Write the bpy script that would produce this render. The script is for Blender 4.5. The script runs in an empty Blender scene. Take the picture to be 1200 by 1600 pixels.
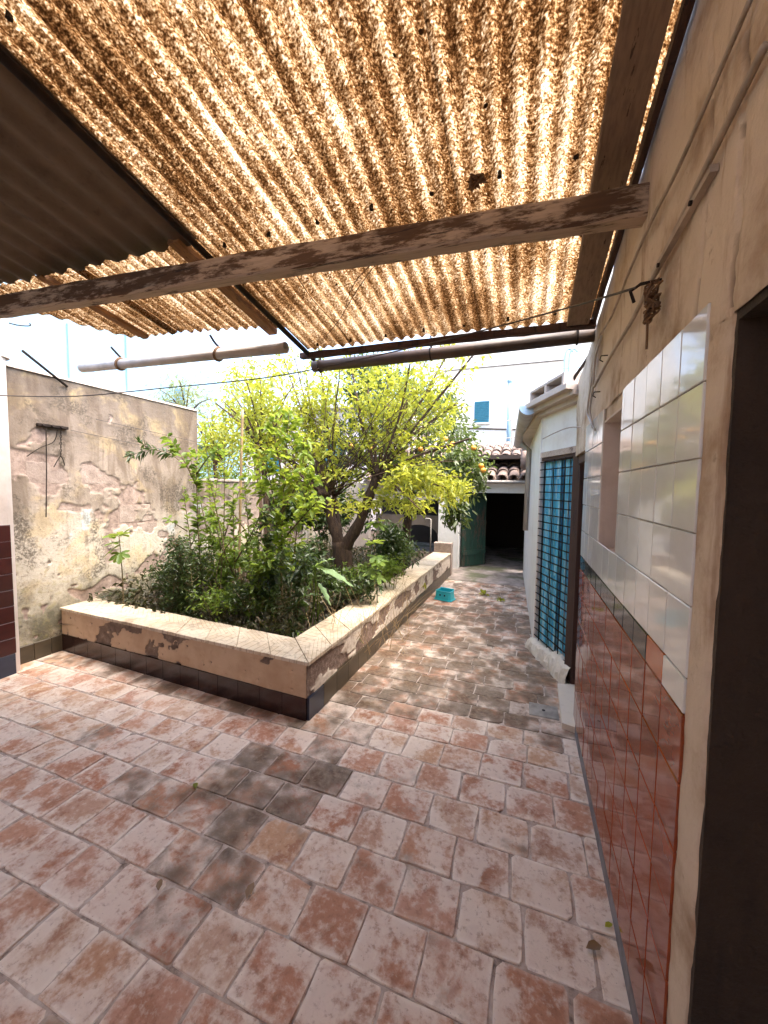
import bpy, math, random
import numpy as np
from mathutils import Vector, Matrix

# ------------------------------------------------------------------ camera, sky, sun, exposure
S = bpy.context.scene
COL = S.collection
EYE = np.array([0.0, 0.0, 1.6])
RM = np.array([[0.939, -0.033, -0.342], [0.344, 0.055, 0.937], [0.012, 0.998, -0.063]])   # columns: right, up, forward
RM[:, 2] /= np.linalg.norm(RM[:, 2])
RM[:, 0] -= RM[:, 2] * RM[:, 2].dot(RM[:, 0]); RM[:, 0] /= np.linalg.norm(RM[:, 0])
RM[:, 1] = -np.cross(RM[:, 2], RM[:, 0]) * -1.0
RM[:, 1] = np.cross(-RM[:, 2], RM[:, 0])
cam_data = bpy.data.cameras.new('camera')
cam_data.sensor_fit = 'AUTO'; cam_data.sensor_width = 36.0; cam_data.lens = 13.5
cam_data.clip_start = 0.02; cam_data.clip_end = 900
cam = bpy.data.objects.new('camera', cam_data); COL.objects.link(cam)
cm = Matrix.Identity(4)
for i in range(3):
    cm[i][0] = RM[i, 0]; cm[i][1] = RM[i, 1]; cm[i][2] = -RM[i, 2]; cm[i][3] = EYE[i]
cam.matrix_world = cm
S.camera = cam

SUN_DIR = Vector((0.40, -0.08, 0.91)).normalized()       # towards the sun
world = bpy.data.worlds.new('World'); S.world = world; world.use_nodes = True
wn = world.node_tree.nodes; wl = world.node_tree.links; wn.clear()
sky = wn.new('ShaderNodeTexSky'); sky.sky_type = 'NISHITA'; sky.sun_disc = False
sky.sun_elevation = math.asin(SUN_DIR.z); sky.sun_rotation = math.atan2(SUN_DIR.x, SUN_DIR.y)
sky.air_density = 1.0; sky.dust_density = 4.0; sky.ozone_density = 1.0
bg = wn.new('ShaderNodeBackground'); bg.inputs['Strength'].default_value = 0.15
wo = wn.new('ShaderNodeOutputWorld')
wl.new(sky.outputs[0], bg.inputs[0]); wl.new(bg.outputs[0], wo.inputs[0])
sl = bpy.data.lights.new('sun', 'SUN'); sl.energy = 1.15; sl.angle = math.radians(45); sl.color = (1.0, 0.94, 0.84)
so = bpy.data.objects.new('sun', sl); COL.objects.link(so)
so.rotation_euler = SUN_DIR.to_track_quat('Z', 'Y').to_euler(); so.location = (-6, -4, 14)
S.view_settings.view_transform = 'Standard'; S.view_settings.look = 'None'
S.view_settings.gamma = 1.0; S.view_settings.use_curve_mapping = False
S.view_settings.exposure = 2.8
S.cycles.use_denoising = True
S.cycles.max_bounces = 7; S.cycles.diffuse_bounces = 5; S.cycles.transmission_bounces = 5; S.cycles.glossy_bounces = 3
S.cycles.use_adaptive_sampling = True; S.cycles.adaptive_threshold = 0.02
S.cycles.sample_clamp_indirect = 8.0; S.cycles.caustics_reflective = False; S.cycles.caustics_refractive = False

rng = random.Random(7)
nrg = np.random.default_rng(11)

# ------------------------------------------------------------------ placing helpers (photo sight line -> world point on a plane)
def sight(px, py):
    return RM @ np.array([px - 600.0, 800.0 - py, 600.0])
def at(px, py, Y):
    d = sight(px, py); return Vector(EYE + d * (Y / d[1]))
def atx(px, py, X):
    d = sight(px, py); return Vector(EYE + d * (X / d[0]))
def atz(px, py, Z=0.0):
    d = sight(px, py); return Vector(EYE + d * ((Z - 1.6) / d[2]))

# ------------------------------------------------------------------ numpy noise
def _h(i, j, k, s):
    n = (i * 374761393 + j * 668265263 + k * 2147483647 + s * 144665) & 0xffffffff
    n = ((n ^ (n >> 13)) * 1274126177) & 0xffffffff
    return ((n ^ (n >> 16)) & 0xffffff) / float(0xffffff)
def vnoise(x, y, z=0.0, s=0):
    x = np.asarray(x, float); y = np.asarray(y, float); z = np.zeros_like(x) + z
    i = np.floor(x).astype(np.int64); j = np.floor(y).astype(np.int64); k = np.floor(z).astype(np.int64)
    f = x - i; g = y - j; h = z - k
    f = f * f * (3 - 2 * f); g = g * g * (3 - 2 * g); h = h * h * (3 - 2 * h)
    def c(a, b, d): return _h(i + a, j + b, k + d, s)
    lo = (c(0,0,0)*(1-f)+c(1,0,0)*f)*(1-g)+(c(0,1,0)*(1-f)+c(1,1,0)*f)*g
    hi = (c(0,0,1)*(1-f)+c(1,0,1)*f)*(1-g)+(c(0,1,1)*(1-f)+c(1,1,1)*f)*g
    return lo*(1-h)+hi*h
def fbm(x, y, z=0.0, o=4, s=0):
    t = 0; a = .5; q = 1.0
    for n in range(o):
        t = t + a * vnoise(np.asarray(x)*q, np.asarray(y)*q, z*q, s+n); a *= .5; q *= 2.03
    return t / (1 - .5**o)

# ------------------------------------------------------------------ materials
class NT:
    def __init__(self, name):
        self.m = bpy.data.materials.new(name); self.m.use_nodes = True
        self.t = self.m.node_tree; self.t.nodes.clear()
        self.out = self.t.nodes.new('ShaderNodeOutputMaterial')
    def n(self, typ, **kw):
        nd = self.t.nodes.new(typ)
        for k, v in kw.items(): setattr(nd, k, v)
        return nd
    def set(self, sock, v):
        if isinstance(v, bpy.types.NodeSocket): self.t.links.new(v, sock)
        elif v is not None:
            if isinstance(v, tuple) and len(v) == 3 and sock.type == 'RGBA': v = (*v, 1)
            sock.default_value = v
    def pos(self): return self.n('ShaderNodeNewGeometry').outputs['Position']
    def obj(self): return self.n('ShaderNodeTexCoord').outputs['Object']
    def uv(self): return self.n('ShaderNodeTexCoord').outputs['UV']
    def nrm(self): return self.n('ShaderNodeNewGeometry').outputs['Normal']
    def rnd(self):
        a = self.n('ShaderNodeObjectInfo').outputs['Random']; b = self.n('ShaderNodeNewGeometry').outputs['Random Per Island']
        return self.math('FRACT', self.math('ADD', a, b))
    def attr(self, name): return self.n('ShaderNodeAttribute', attribute_name=name).outputs['Fac']
    def scale(self, v, s):
        nd = self.n('ShaderNodeVectorMath', operation='MULTIPLY'); self.set(nd.inputs[0], v); nd.inputs[1].default_value = s; return nd.outputs[0]
    def off(self, v, s):
        nd = self.n('ShaderNodeVectorMath', operation='ADD'); self.set(nd.inputs[0], v); self.set(nd.inputs[1], s); return nd.outputs[0]
    def noise(self, v, sc=5, det=4, ro=.55, w=None, dist=0):
        nd = self.n('ShaderNodeTexNoise'); nd.noise_dimensions = '4D' if w is not None else '3D'
        self.set(nd.inputs['Vector'], v); nd.inputs['Scale'].default_value = sc; nd.inputs['Detail'].default_value = det
        nd.inputs['Roughness'].default_value = ro; nd.inputs['Distortion'].default_value = dist
        if w is not None: self.set(nd.inputs['W'], w)
        return nd.outputs['Fac']
    def voro(self, v, sc=5, feat='F1'):
        nd = self.n('ShaderNodeTexVoronoi', feature=feat); self.set(nd.inputs['Vector'], v); nd.inputs['Scale'].default_value = sc
        return nd.outputs['Distance']
    def math(self, op, a, b=None, c=None, clamp=False):
        nd = self.n('ShaderNodeMath', operation=op); nd.use_clamp = clamp
        self.set(nd.inputs[0], a)
        if b is not None: self.set(nd.inputs[1], b)
        if c is not None: self.set(nd.inputs[2], c)
        return nd.outputs[0]
    def ss(self, v, lo, hi):
        nd = self.n('ShaderNodeMapRange', interpolation_type='SMOOTHSTEP'); self.set(nd.inputs[0], v)
        nd.inputs[1].default_value = lo; nd.inputs[2].default_value = hi; return nd.outputs[0]
    def mix(self, f, a, b, mode='MIX'):
        nd = self.n('ShaderNodeMix', data_type='RGBA', blend_type=mode); self.set(nd.inputs[0], f)
        self.set(nd.inputs[6], a); self.set(nd.inputs[7], b); return nd.outputs[2]
    def ramp(self, f, st):
        nd = self.n('ShaderNodeValToRGB'); self.set(nd.inputs[0], f); e = nd.color_ramp.elements
        while len(e) < len(st): e.new(.5)
        for x, (p, c) in zip(e, st): x.position = p; x.color = (*c, 1)
        return nd.outputs[0]
    def sep(self, v):
        nd = self.n('ShaderNodeSeparateXYZ'); self.set(nd.inputs[0], v); return nd.outputs
    def bump(self, h, st=.3, d=.01):
        nd = self.n('ShaderNodeBump'); self.set(nd.inputs['Height'], h); nd.inputs['Strength'].default_value = st
        nd.inputs['Distance'].default_value = d; return nd.outputs[0]
    def pbr(self, col, rough=.8, bump=None, metal=0, spec=.5, coat=0):
        nd = self.n('ShaderNodeBsdfPrincipled'); self.set(nd.inputs['Base Color'], col); self.set(nd.inputs['Roughness'], rough)
        nd.inputs['Metallic'].default_value = metal; nd.inputs['Specular IOR Level'].default_value = spec; nd.inputs['Coat Weight'].default_value = coat
        if bump is not None: self.set(nd.inputs['Normal'], bump)
        return nd.outputs[0]
    def end(self, sh): self.t.links.new(sh, self.out.inputs[0]); return self.m

STAINS = []
for (px, py, rx, ry, a) in [(470, 1200, .42, .20, 1.0), (400, 1255, .36, .20, 1.0), (300, 1240, .42, .16, .8), (350, 1330, .22, .22, .8), (300,1410,.2,.2,.45), (520, 1150, .25, .18, .8), (620, 1230, .25, .14, .5), (130, 1140, .3, .14, .5),
                            (560, 1080, .30, .45, .9), (640, 1060, .50, .55, 1.0), (720, 1050, .55, .40, .9), (650, 1000, .5, .5, .75), (740, 1100, .4, .2, .8),
                            (330, 1090, 1.3, .16, .75), (120, 1035, .8, .22, .6), (760, 960, .5, .45, .35), (800,1150,.4,.2,.35)]:
    p = atz(px, py); STAINS.append((p.x, p.y, rx, ry, a))

def stain_at(x, y):
    v = 0.0
    for (cx, cy, rx, ry, a) in STAINS: v = max(v, a * max(0.0, 1 - ((x - cx) / rx) ** 2 - ((y - cy) / ry) ** 2) ** .6)
    return v
def m_terracotta():
    k = NT('terracotta'); P = k.pos(); r = k.rnd(); u = k.sep(k.uv())
    w = k.math('MULTIPLY', r, 37.0)
    st = k.sep(k.n('ShaderNodeObjectInfo').outputs['Color'])[0]
    base = k.ramp(r, [(0, (.45, .21, .125)), (.15, (.53, .33, .225)), (.3, (.39, .16, .085)), (.45, (.52, .36, .26)), (.6, (.49, .29, .17)), (.75, (.43, .20, .12)), (.9, (.52, .335, .25)), (1, (.42, .25, .165))])
    n1 = k.noise(P, 8, 6, .62, w); n2 = k.noise(P, 36, 6, .68)
    col = k.mix(k.math('MULTIPLY', k.ss(n1, .53, .60), .8), base, (.33, .15, .085))
    # pale lime bloom, heavier towards the worn edges
    ex = k.math('ABSOLUTE', k.math('SUBTRACT', u[0], .5)); ey = k.math('ABSOLUTE', k.math('SUBTRACT', u[1], .5))
    edge = k.math('MAXIMUM', ex, ey)
    bl = k.math('ADD', k.math('ADD', k.math('MULTIPLY', edge, .14), k.math('MULTIPLY', k.noise(P, 5.5, 7, .64, k.math('ADD', w, 5.0), .35), 1.5)), k.math('MULTIPLY', k.math('SUBTRACT', n2, .5), .35))
    blm = k.math('ADD', k.math('MULTIPLY', k.ss(bl, .66, .92), .85), k.math('MULTIPLY', k.ss(edge, .40, .49), k.math('MULTIPLY', n1, .5)))
    col = k.mix(k.math('MULTIPLY', blm, .84), col, (.77, .675, .58))
    col = k.mix(k.math('MULTIPLY', k.ss(n2, .50, .68), .45), col, (.70, .58, .48))
    col = k.mix(k.math('MULTIPLY', k.ss(n2, .46, .34), .40), col, (.22, .11, .065))
    sv = k.math('ADD', k.math('MULTIPLY', st, .68), k.math('MULTIPLY', k.math('SUBTRACT', k.noise(P, 4.5, 7, .70), .5), 2.6))
    dm = k.math('MULTIPLY', k.ss(sv, .20, .78), k.ss(st, .02, .15))
    moss = k.ramp(n2, [(.3, (.035, .023, .013)), (.5, (.095, .062, .036)), (.72, (.21, .145, .095))])
    col = k.mix(k.math('MULTIPLY', dm, .86), col, moss)
    sp = k.ss(k.voro(P, 55), .05, .11)
    col = k.mix(k.math('MULTIPLY', k.math('SUBTRACT', 1.0, sp), .5), col, (.13, .07, .045))
    h = k.math('ADD', k.math('MULTIPLY', n1, .8), k.math('MULTIPLY', n2, .6))
    return k.end(k.pbr(col, k.math('ADD', .48, k.math('MULTIPLY', n2, .35)), k.bump(h, .8, .012), spec=.35))

def m_mortar():
    k = NT('mortar'); P = k.pos(); n = k.noise(P, 14, 6, .65); n2 = k.noise(P, 70, 4, .7)
    col = k.ramp(n, [(.30, (.09, .06, .045)), (.44, (.36, .28, .23)), (.72, (.60, .51, .44))])
    return k.end(k.pbr(col, .92, k.bump(n2, .6, .006)))

def m_concrete_moss():
    k = NT('mossy_concrete'); P = k.pos(); n = k.noise(P, 4, 6, .65); n2 = k.noise(P, 30, 5, .65); n3 = k.noise(P, 1.7, 4, .6)
    col = k.ramp(n, [(.25, (.10, .075, .06)), (.5, (.27, .22, .19)), (.72, (.42, .35, .31))])
    col = k.mix(k.math('MULTIPLY', k.ss(n3, .48, .62), .8), col, (.075, .085, .03))
    col = k.mix(k.math('MULTIPLY', k.ss(n2, .6, .75), .5), col, (.06, .045, .035))
    return k.end(k.pbr(col, .88, k.bump(n2, .5, .01)))

def m_soil():
    k = NT('soil'); P = k.pos(); n = k.noise(P, 12, 6, .7)
    return k.end(k.pbr(k.ramp(n, [(.3, (.025, .017, .011)), (.6, (.07, .045, .028)), (.85, (.16, .11, .07))]), .95, k.bump(n, .9, .03)))

def m_plaster(name, base, dirt, amt=.5, sc=1.0, bump=.35, streak=True, crack=False):
    k = NT(name); P = k.pos(); n = k.noise(P, 3.2*sc, 6, .62); n2 = k.noise(P, 26*sc, 6, .65); n3 = k.noise(k.scale(P, (9, 9, 1.1)), 1.6, 5, .6)
    col = k.mix(k.math('MULTIPLY', k.ss(n, .45, .72), amt), base, dirt)
    if streak: col = k.mix(k.math('MULTIPLY', k.ss(n3, .56, .74), amt * .75), col, dirt)
    col = k.mix(k.math('MULTIPLY', k.ss(n2, .60, .78), amt * .6), col, tuple(c * .45 for c in dirt))
    if crack: col = k.mix(k.math('MULTIPLY', k.attr('crack'), .85), col, (.07, .04, .022))
    hb = k.math('ADD', k.noise(P, 7, 5, .6), k.math('MULTIPLY', n2, .35))
    return k.end(k.pbr(col, .85, k.bump(hb, bump, .02)))

def m_left_wall():
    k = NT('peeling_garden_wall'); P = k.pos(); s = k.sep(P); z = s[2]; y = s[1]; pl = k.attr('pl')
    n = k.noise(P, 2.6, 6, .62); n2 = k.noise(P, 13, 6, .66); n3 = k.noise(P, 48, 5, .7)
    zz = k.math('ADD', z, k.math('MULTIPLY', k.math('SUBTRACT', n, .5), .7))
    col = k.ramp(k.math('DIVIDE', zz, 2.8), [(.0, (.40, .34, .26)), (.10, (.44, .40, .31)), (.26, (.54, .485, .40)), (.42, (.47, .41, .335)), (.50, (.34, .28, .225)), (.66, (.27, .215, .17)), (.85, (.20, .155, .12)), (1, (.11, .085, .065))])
    ylw = k.math('MULTIPLY', k.ss(k.noise(P, 3.4, 5, .6, dist=.6),   .50, .66), .45)
    col = k.mix(ylw, col, (.50, .37, .17))
    blu = k.math('MULTIPLY', k.ss(k.noise(k.off(P, (3, 7, 1)), 3.2, 5, .6), .60, .64), k.math('MULTIPLY', k.ss(z, .95, 1.1), k.ss(z, 1.45, 1.3)))
    col = k.mix(k.math('MULTIPLY', blu, .8), col, (.47, .53, .53))
    # damp and green moss growing up from the planter
    damp = k.math('MULTIPLY', k.ss(k.math('ADD', z, k.math('MULTIPLY', k.math('SUBTRACT', n2, .5), 1.0)), .85, .25), k.ss(n, .35, .6))
    col = k.mix(k.math('MULTIPLY', damp, .85), col, (.055, .05, .022))
    gr = k.math('MULTIPLY', k.ss(n2, .50, .66), k.ss(z, 1.15, .55))
    col = k.mix(k.math('MULTIPLY', gr, .55), col, (.22, .19, .055))
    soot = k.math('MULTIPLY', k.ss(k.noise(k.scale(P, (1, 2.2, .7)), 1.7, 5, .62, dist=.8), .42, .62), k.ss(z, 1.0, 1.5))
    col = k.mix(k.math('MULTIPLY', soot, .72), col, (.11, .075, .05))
    col = k.mix(k.math('MULTIPLY', k.ss(n3, .53, .68), .6), col, (.17, .13, .095))
    mould = k.math('MULTIPLY', k.ss(k.noise(k.off(P, (2, 4, 6)), 2.3, 7, .72, dist=.5), .50, .62), k.ss(n3, .38, .56))
    col = k.mix(k.math('MULTIPLY', mould, .82), col, (.075, .058, .04))
    run = k.math('MULTIPLY', k.ss(k.noise(k.scale(P, (6, 6, .5)), 1.5, 6, .66), .53, .66), k.ss(n2, .36, .58))
    col = k.mix(k.math('MULTIPLY', run, .6), col, (.15, .11, .075))
    raw = k.ramp(n2, [(.28, (.13, .095, .075)), (.5, (.30, .22, .18)), (.75, (.42, .33, .28))])
    col = k.mix(k.ss(pl, .55, .45), col, raw)
    return k.end(k.pbr(col, .93, k.bump(k.math('ADD', n2, k.math('MULTIPLY', n3, .6)), .55, .012)))

def m_block():
    k = NT('concrete_block'); P = k.pos(); n2 = k.noise(P, 12, 6, .66); n3 = k.noise(P, 60, 4, .7); r = k.rnd()
    col = k.ramp(n2, [(.28, (.17, .125, .10)), (.5, (.34, .265, .22)), (.75, (.47, .39, .33))])
    col = k.mix(k.math('MULTIPLY', r, .5), col, (.24, .18, .15))
    return k.end(k.pbr(col, .95, k.bump(n3, .6, .01)))

def m_planter():
    k = NT('planter_render'); P = k.pos(); pl = k.attr('pl'); z = k.sep(P)[2]; n2 = k.noise(P, 16, 6, .66); n = k.noise(P, 3.5, 5, .6)
    col = k.mix(k.ss(n, .4, .7), (.56, .40, .26), (.46, .31, .19))
    col = k.mix(k.math('MULTIPLY', k.ss(n2, .55, .72), .5), col, (.38, .24, .14))
    raw = k.ramp(n2, [(.3, (.10, .065, .045)), (.55, (.20, .14, .10)), (.8, (.38, .30, .23))])
    col = k.mix(k.ss(pl, .55, .45), col, raw)
    return k.end(k.pbr(col, .9, k.bump(n2, .5, .008)))

def m_planter_side():
    k = NT('planter_side_render'); P = k.pos(); pl = k.attr('pl'); n2 = k.noise(P, 16, 6, .66); n3 = k.noise(P, 45, 5, .7)
    col = k.mix(k.ss(n2, .42, .66), (.66, .57, .47), (.44, .34, .26))
    raw = k.ramp(n3, [(.3, (.10, .065, .05)), (.55, (.24, .16, .12)), (.8, (.50, .40, .33))])
    col = k.mix(k.ss(pl, .55, .45), col, raw)
    return k.end(k.pbr(col, .9, k.bump(n3, .6, .008)))

def m_coping():
    k = NT('chevron_coping_tile'); O = k.uv(); s = k.sep(O); P = k.pos()
    a = k.math('ABSOLUTE', k.math('SUBTRACT', s[1], .5)); t = k.math('FRACT', k.math('MULTIPLY', k.math('ADD', s[0], a), 5.0))
    g = k.ss(k.math('ABSOLUTE', k.math('SUBTRACT', t, .5)), .40, .49)
    n = k.noise(P, 5, 6, .62); n2 = k.noise(P, 28, 5, .66)
    col = k.mix(k.ss(n, .35, .7), (.66, .56, .42), (.56, .44, .30))
    col = k.mix(k.math('MULTIPLY', g, k.math('MULTIPLY', k.ss(n, .3, .55), .65)), col, (.26, .17, .10))
    col = k.mix(k.math('MULTIPLY', k.ss(n2, .50, .68), .65), col, (.27, .20, .14))
    col = k.mix(k.math('MULTIPLY', k.ss(k.noise(k.off(P, (4, 1, 2)), 2.6, 6, .68), .50, .64), .6), col, (.24, .185, .13))
    return k.end(k.pbr(col, .72, k.bump(k.math('SUBTRACT', n2, k.math('MULTIPLY', g, 1.5)), .4, .005)))

def m_glazed(name, a, b, dark, rough=.08, wav=.12, spec=.55):
    k = NT(name); P = k.pos(); r = k.rnd(); w = k.math('MULTIPLY', r, 21.0)
    n = k.noise(k.scale(P, (1, 1, 2.2)), 5, 4, .6, w); n2 = k.noise(P, 40, 4, .6)
    col = k.mix(k.ss(n, .38, .68), a, b)
    col = k.mix(k.math('MULTIPLY', r, .3), col, dark)
    col = k.mix(k.math('MULTIPLY', k.ss(n2, .64, .76), .25), col, dark)
    return k.end(k.pbr(col, k.math('ADD', rough, k.math('MULTIPLY', n2, .08)), k.bump(k.noise(P, 4.0, 2, .5, w), wav, .02), spec=spec))

def m_simple(name, col, rough=.6, var=.35, sc=12, metal=0, spec=.5, bump=.15):
    k = NT(name); P = k.obj(); n = k.noise(P, sc, 5, .6)
    c = k.mix(k.ss(n, .35, .72), col, tuple(x * (1 - var) for x in col))
    return k.end(k.pbr(c, k.math('ADD', rough - .06, k.math('MULTIPLY', n, .15)), k.bump(k.noise(P, sc * 5, 4, .6), bump, .004), metal=metal, spec=spec))

def m_painted_wood(name, paint, wood, axis, amt=.5):
    k = NT(name); P = k.pos(); sc = [16, 16, 16]; sc[axis] = 3.4
    n = k.noise(k.scale(P, tuple(sc)), 1.0, 9, .74); n1 = k.noise(P, 2.0, 4, .6)
    sc2 = [90, 90, 90]; sc2[axis] = 5
    g = k.noise(k.scale(P, tuple(sc2)), 1.0, 4, .6)
    nz = k.sep(k.nrm())[2]
    f = k.math('ADD', k.math('ADD', n, k.math('MULTIPLY', k.math('SUBTRACT', n1, .5), .5)), k.math('MULTIPLY', k.ss(nz, -.5, -.95), -.12))
    m = k.ss(f, amt - .05, amt + .06)
    wc = k.mix(g, wood, tuple(x * .3 for x in wood))
    pc = k.mix(k.ss(g, .35, .75), paint, tuple(x * .7 for x in paint))
    sc3 = [60, 60, 60]; sc3[axis] = 1.6
    ck = k.ss(k.noise(k.scale(P, tuple(sc3)), 1.0, 5, .65), .62, .66)
    col = k.mix(k.math('MULTIPLY', ck, .85), k.mix(m, pc, wc), tuple(x * .12 for x in wood))
    return k.end(k.pbr(col, .8, k.bump(k.math('SUBTRACT', k.math('MULTIPLY', g, .5), m), .5, .004)))

ROOF_PITCH = .074
def m_fibreglass():
    k = NT('weathered_fibreglass'); q = k.pos(); x = k.sep(q)[0]
    n = k.noise(q, 92, 4, .7); n2 = k.noise(k.scale(q, (1, .75, 1)), 3.6, 5, .65); n3 = k.noise(k.off(q, (5, 3, 1)), 170, 2, .6)
    nv = k.noise(k.scale(q, (6, .5, 1)), 2.0, 4, .6)
    ph = k.math('SINE', k.math('MULTIPLY', x, 2 * math.pi / ROOF_PITCH))     # litter gathers in the troughs
    f = k.math('ADD', k.math('ADD', k.math('MULTIPLY', n, .62), k.math('MULTIPLY', n3, .52)), k.math('ADD', k.math('MULTIPLY', k.math('SUBTRACT', n2, .5), .26), k.math('MULTIPLY', k.math('SUBTRACT', nv, .5), .24)))
    f = k.math('SUBTRACT', f, k.math('MULTIPLY', ph, .030))
    col = k.ramp(f, [(.415, (.94, .89, .80)), (.49, (.73, .61, .445)), (.555, (.43, .295, .17)), (.625, (.19, .11, .052)), (.715, (.055, .030, .015))])
    leaf = k.ss(k.voro(k.off(q, (1.3, .2, 0)), 9.5), .085, .06)
    spots = k.math('MULTIPLY', leaf, k.ss(k.noise(q, 2.2, 2, .5), .50, .56))
    col = k.mix(spots, col, (.02, .01, .005))
    tr = k.n('ShaderNodeBsdfTranslucent'); gm = k.n('ShaderNodeGamma'); k.set(gm.inputs[0], col); gm.inputs[1].default_value = 1.0; k.set(tr.inputs[0], gm.outputs[0])
    df = k.n('ShaderNodeBsdfDiffuse'); k.set(df.inputs[0], k.mix(.5, col, (.32, .22, .13)))
    mx = k.n('ShaderNodeMixShader'); mx.inputs[0].default_value = .22
    k.t.links.new(tr.outputs[0], mx.inputs[1]); k.t.links.new(df.outputs[0], mx.inputs[2])
    return k.end(mx.outputs[0])

def m_leaf(name, cols, trans, tw=.45, rough=.45):
    k = NT(name); r = k.n('ShaderNodeNewGeometry').outputs['Random Per Island']; P = k.pos()
    r2 = k.math('FRACT', k.math('ADD', r, k.math('MULTIPLY', k.n('ShaderNodeObjectInfo').outputs['Random'], 3.7)))
    n = len(cols)
    col = k.ramp(r2, [(i / max(1, n - 1), c) for i, c in enumerate(cols)])
    b = k.pbr(col, rough, None, spec=.45)
    tr = k.n('ShaderNodeBsdfTranslucent'); k.set(tr.inputs[0], k.mix(.75, col, trans))
    mx = k.n('ShaderNodeMixShader'); mx.inputs[0].default_value = tw
    k.t.links.new(b, mx.inputs[1]); k.t.links.new(tr.outputs[0], mx.inputs[2])
    return k.end(mx.outputs[0])

def m_bark(name, a, b):
    k = NT(name); P = k.obj(); n = k.noise(k.scale(P, (1, 1, .3)), 34, 6, .7); n2 = k.noise(P, 6, 4, .6)
    col = k.mix(k.ss(n, .35, .7), a, b); col = k.mix(k.math('MULTIPLY', n2, .3), col, tuple(x * .8 for x in b))
    return k.end(k.pbr(col, .95, k.bump(n, .9, .02)))

M = {}
M['terra'] = m_terracotta(); M['mortar'] = m_mortar(); M['moss'] = m_concrete_moss(); M['soil'] = m_soil()
M['plaster'] = m_plaster('warm_old_plaster', (.56, .455, .345), (.25, .145, .075), .95, 1.0, .7, True, True)
M['plaster_pillar'] = m_plaster('grey_white_plaster', (.58, .50, .45), (.36, .27, .21), .45)
M['white'] = m_plaster('white_limewash', (.76, .74, .70), (.52, .47, .40), .4)
M['white_far'] = m_plaster('far_white_render', (.80, .76, .70), (.66, .60, .52), .3, .4)
M['bluewall'] = m_plaster('pale_blue_render', (.24, .38, .49), (.34, .45, .53), .5, .5)
M['pinkwall'] = m_plaster('pale_pink_render', (.74, .62, .56), (.62, .52, .46), .4, .5)
M['doorshade'] = m_plaster('dark_brown_door_shade', (.050, .030, .017), (.022, .013, .008), .7, 1.6, .9)  # shade of the near doorway's reveal and soffit put into the colour
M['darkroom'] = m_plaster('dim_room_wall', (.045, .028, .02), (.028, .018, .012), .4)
M['leftwall'] = m_left_wall(); M['block'] = m_block(); M['planter'] = m_planter(); M['planter_side'] = m_planter_side(); M['coping'] = m_coping()
M['wtile'] = m_glazed('white_glazed_tile', (.70, .71, .70), (.64, .64, .62), (.52, .50, .46), .04, .10, .5)
M['rtile'] = m_glazed('oxblood_glazed_tile', (.29, .062, .021), (.21, .040, .015), (.11, .022, .010), .03, .12, .42)
M['otile'] = m_glazed('orange_glazed_tile', (.40, .085, .02), (.30, .05, .015), (.14, .03, .015), .07)
M['btile'] = m_glazed('black_glazed_tile', (.018, .022, .025), (.03, .035, .035), (.01, .01, .01), .06)
M['gtile'] = m_glazed('dark_maroon_tile', (.034, .012, .009), (.026, .010, .010), (.012, .007, .007), .16)
M['maroon'] = m_glazed('maroon_dado_tile', (.055, .010, .008), (.038, .007, .006), (.02, .006, .006), .30)
M['olive'] = m_glazed('olive_plinth_tile', (.075, .055, .032), (.05, .038, .023), (.028, .022, .015), .35)
M['navy'] = m_glazed('navy_plinth_tile', (.022, .03, .055), (.03, .04, .07), (.012, .014, .022), .25)
M['greyskirt'] = m_simple('grey_skirting', (.20, .20, .22), .6, .5)
M['grout'] = m_simple('tile_grout', (.20, .115, .075), .9, .5, 20)
M['wgrout'] = m_simple('pale_grout', (.50, .44, .36), .9, .4, 20)
M['beam'] = m_painted_wood('peeling_painted_beam', (.42, .31, .225), (.12, .056, .024), 0, .49)
M['plank'] = m_painted_wood('whitewashed_plank', (.23, .155, .105), (.11, .06, .035), 1, .60)
M['batten'] = m_painted_wood('orange_brown_batten', (.30, .14, .045), (.20, .085, .028), 1, .5)
M['darkwood'] = m_painted_wood('dark_brown_timber', (.055, .024, .016), (.035, .015, .010), 2, .55)
M['header'] = m_painted_wood('weathered_header', (.46, .36, .29), (.24, .16, .12), 0, .55)
M['greendoor'] = m_painted_wood('worn_green_door_paint', (.010, .045, .027), (.12, .075, .045), 2, .58)
M['fibre'] = m_fibreglass()
M['asbestos'] = m_plaster('dirty_fibre_cement', (.125, .085, .054), (.055, .034, .02), .75, 1.2, .3)
M['iron'] = m_simple('dark_iron', (.022, .014, .010), .75, .4, 20, 0, .2)
M['pvc'] = m_simple('dusty_grey_pipe', (.52, .50, .48), .45, .3, 6)
M['gutter'] = m_simple('brown_stained_gutter', (.085, .052, .034), .5, .5, 5)
M['zinc'] = m_simple('pale_zinc_gutter', (.40, .36, .32), .45, .25, 6)
M['whitecap'] = m_simple('pale_blue_cap', (.45, .60, .70), .5, .15)
M['cable'] = m_simple('grey_cable', (.40, .32, .25), .6, .4)
M['wire'] = m_simple('dark_wire', (.06, .05, .045), .6, .3)
M['rope'] = m_simple('brown_cord', (.16, .085, .04), .8, .4, 30)
M['bluestrip'] = None
M['teal'] = m_simple('teal_shutter_paint', (.02, .16, .23), .5, .2)
M['bluemetal'] = m_simple('pale_blue_metal', (.34, .52, .64), .5, .2)
M['plastic'] = m_simple('turquoise_plastic', (.03, .44, .52), .35, .15, 4, bump=.03)
M['black'] = m_simple('hole_shade_black', (.01, .01, .01), .9, .2)
M['marble'] = m_plaster('worn_marble', (.66, .58, .48), (.45, .37, .29), .35)
M['slate'] = m_simple('grey_inspection_cover', (.30, .28, .255), .8, .4, 14)
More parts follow.
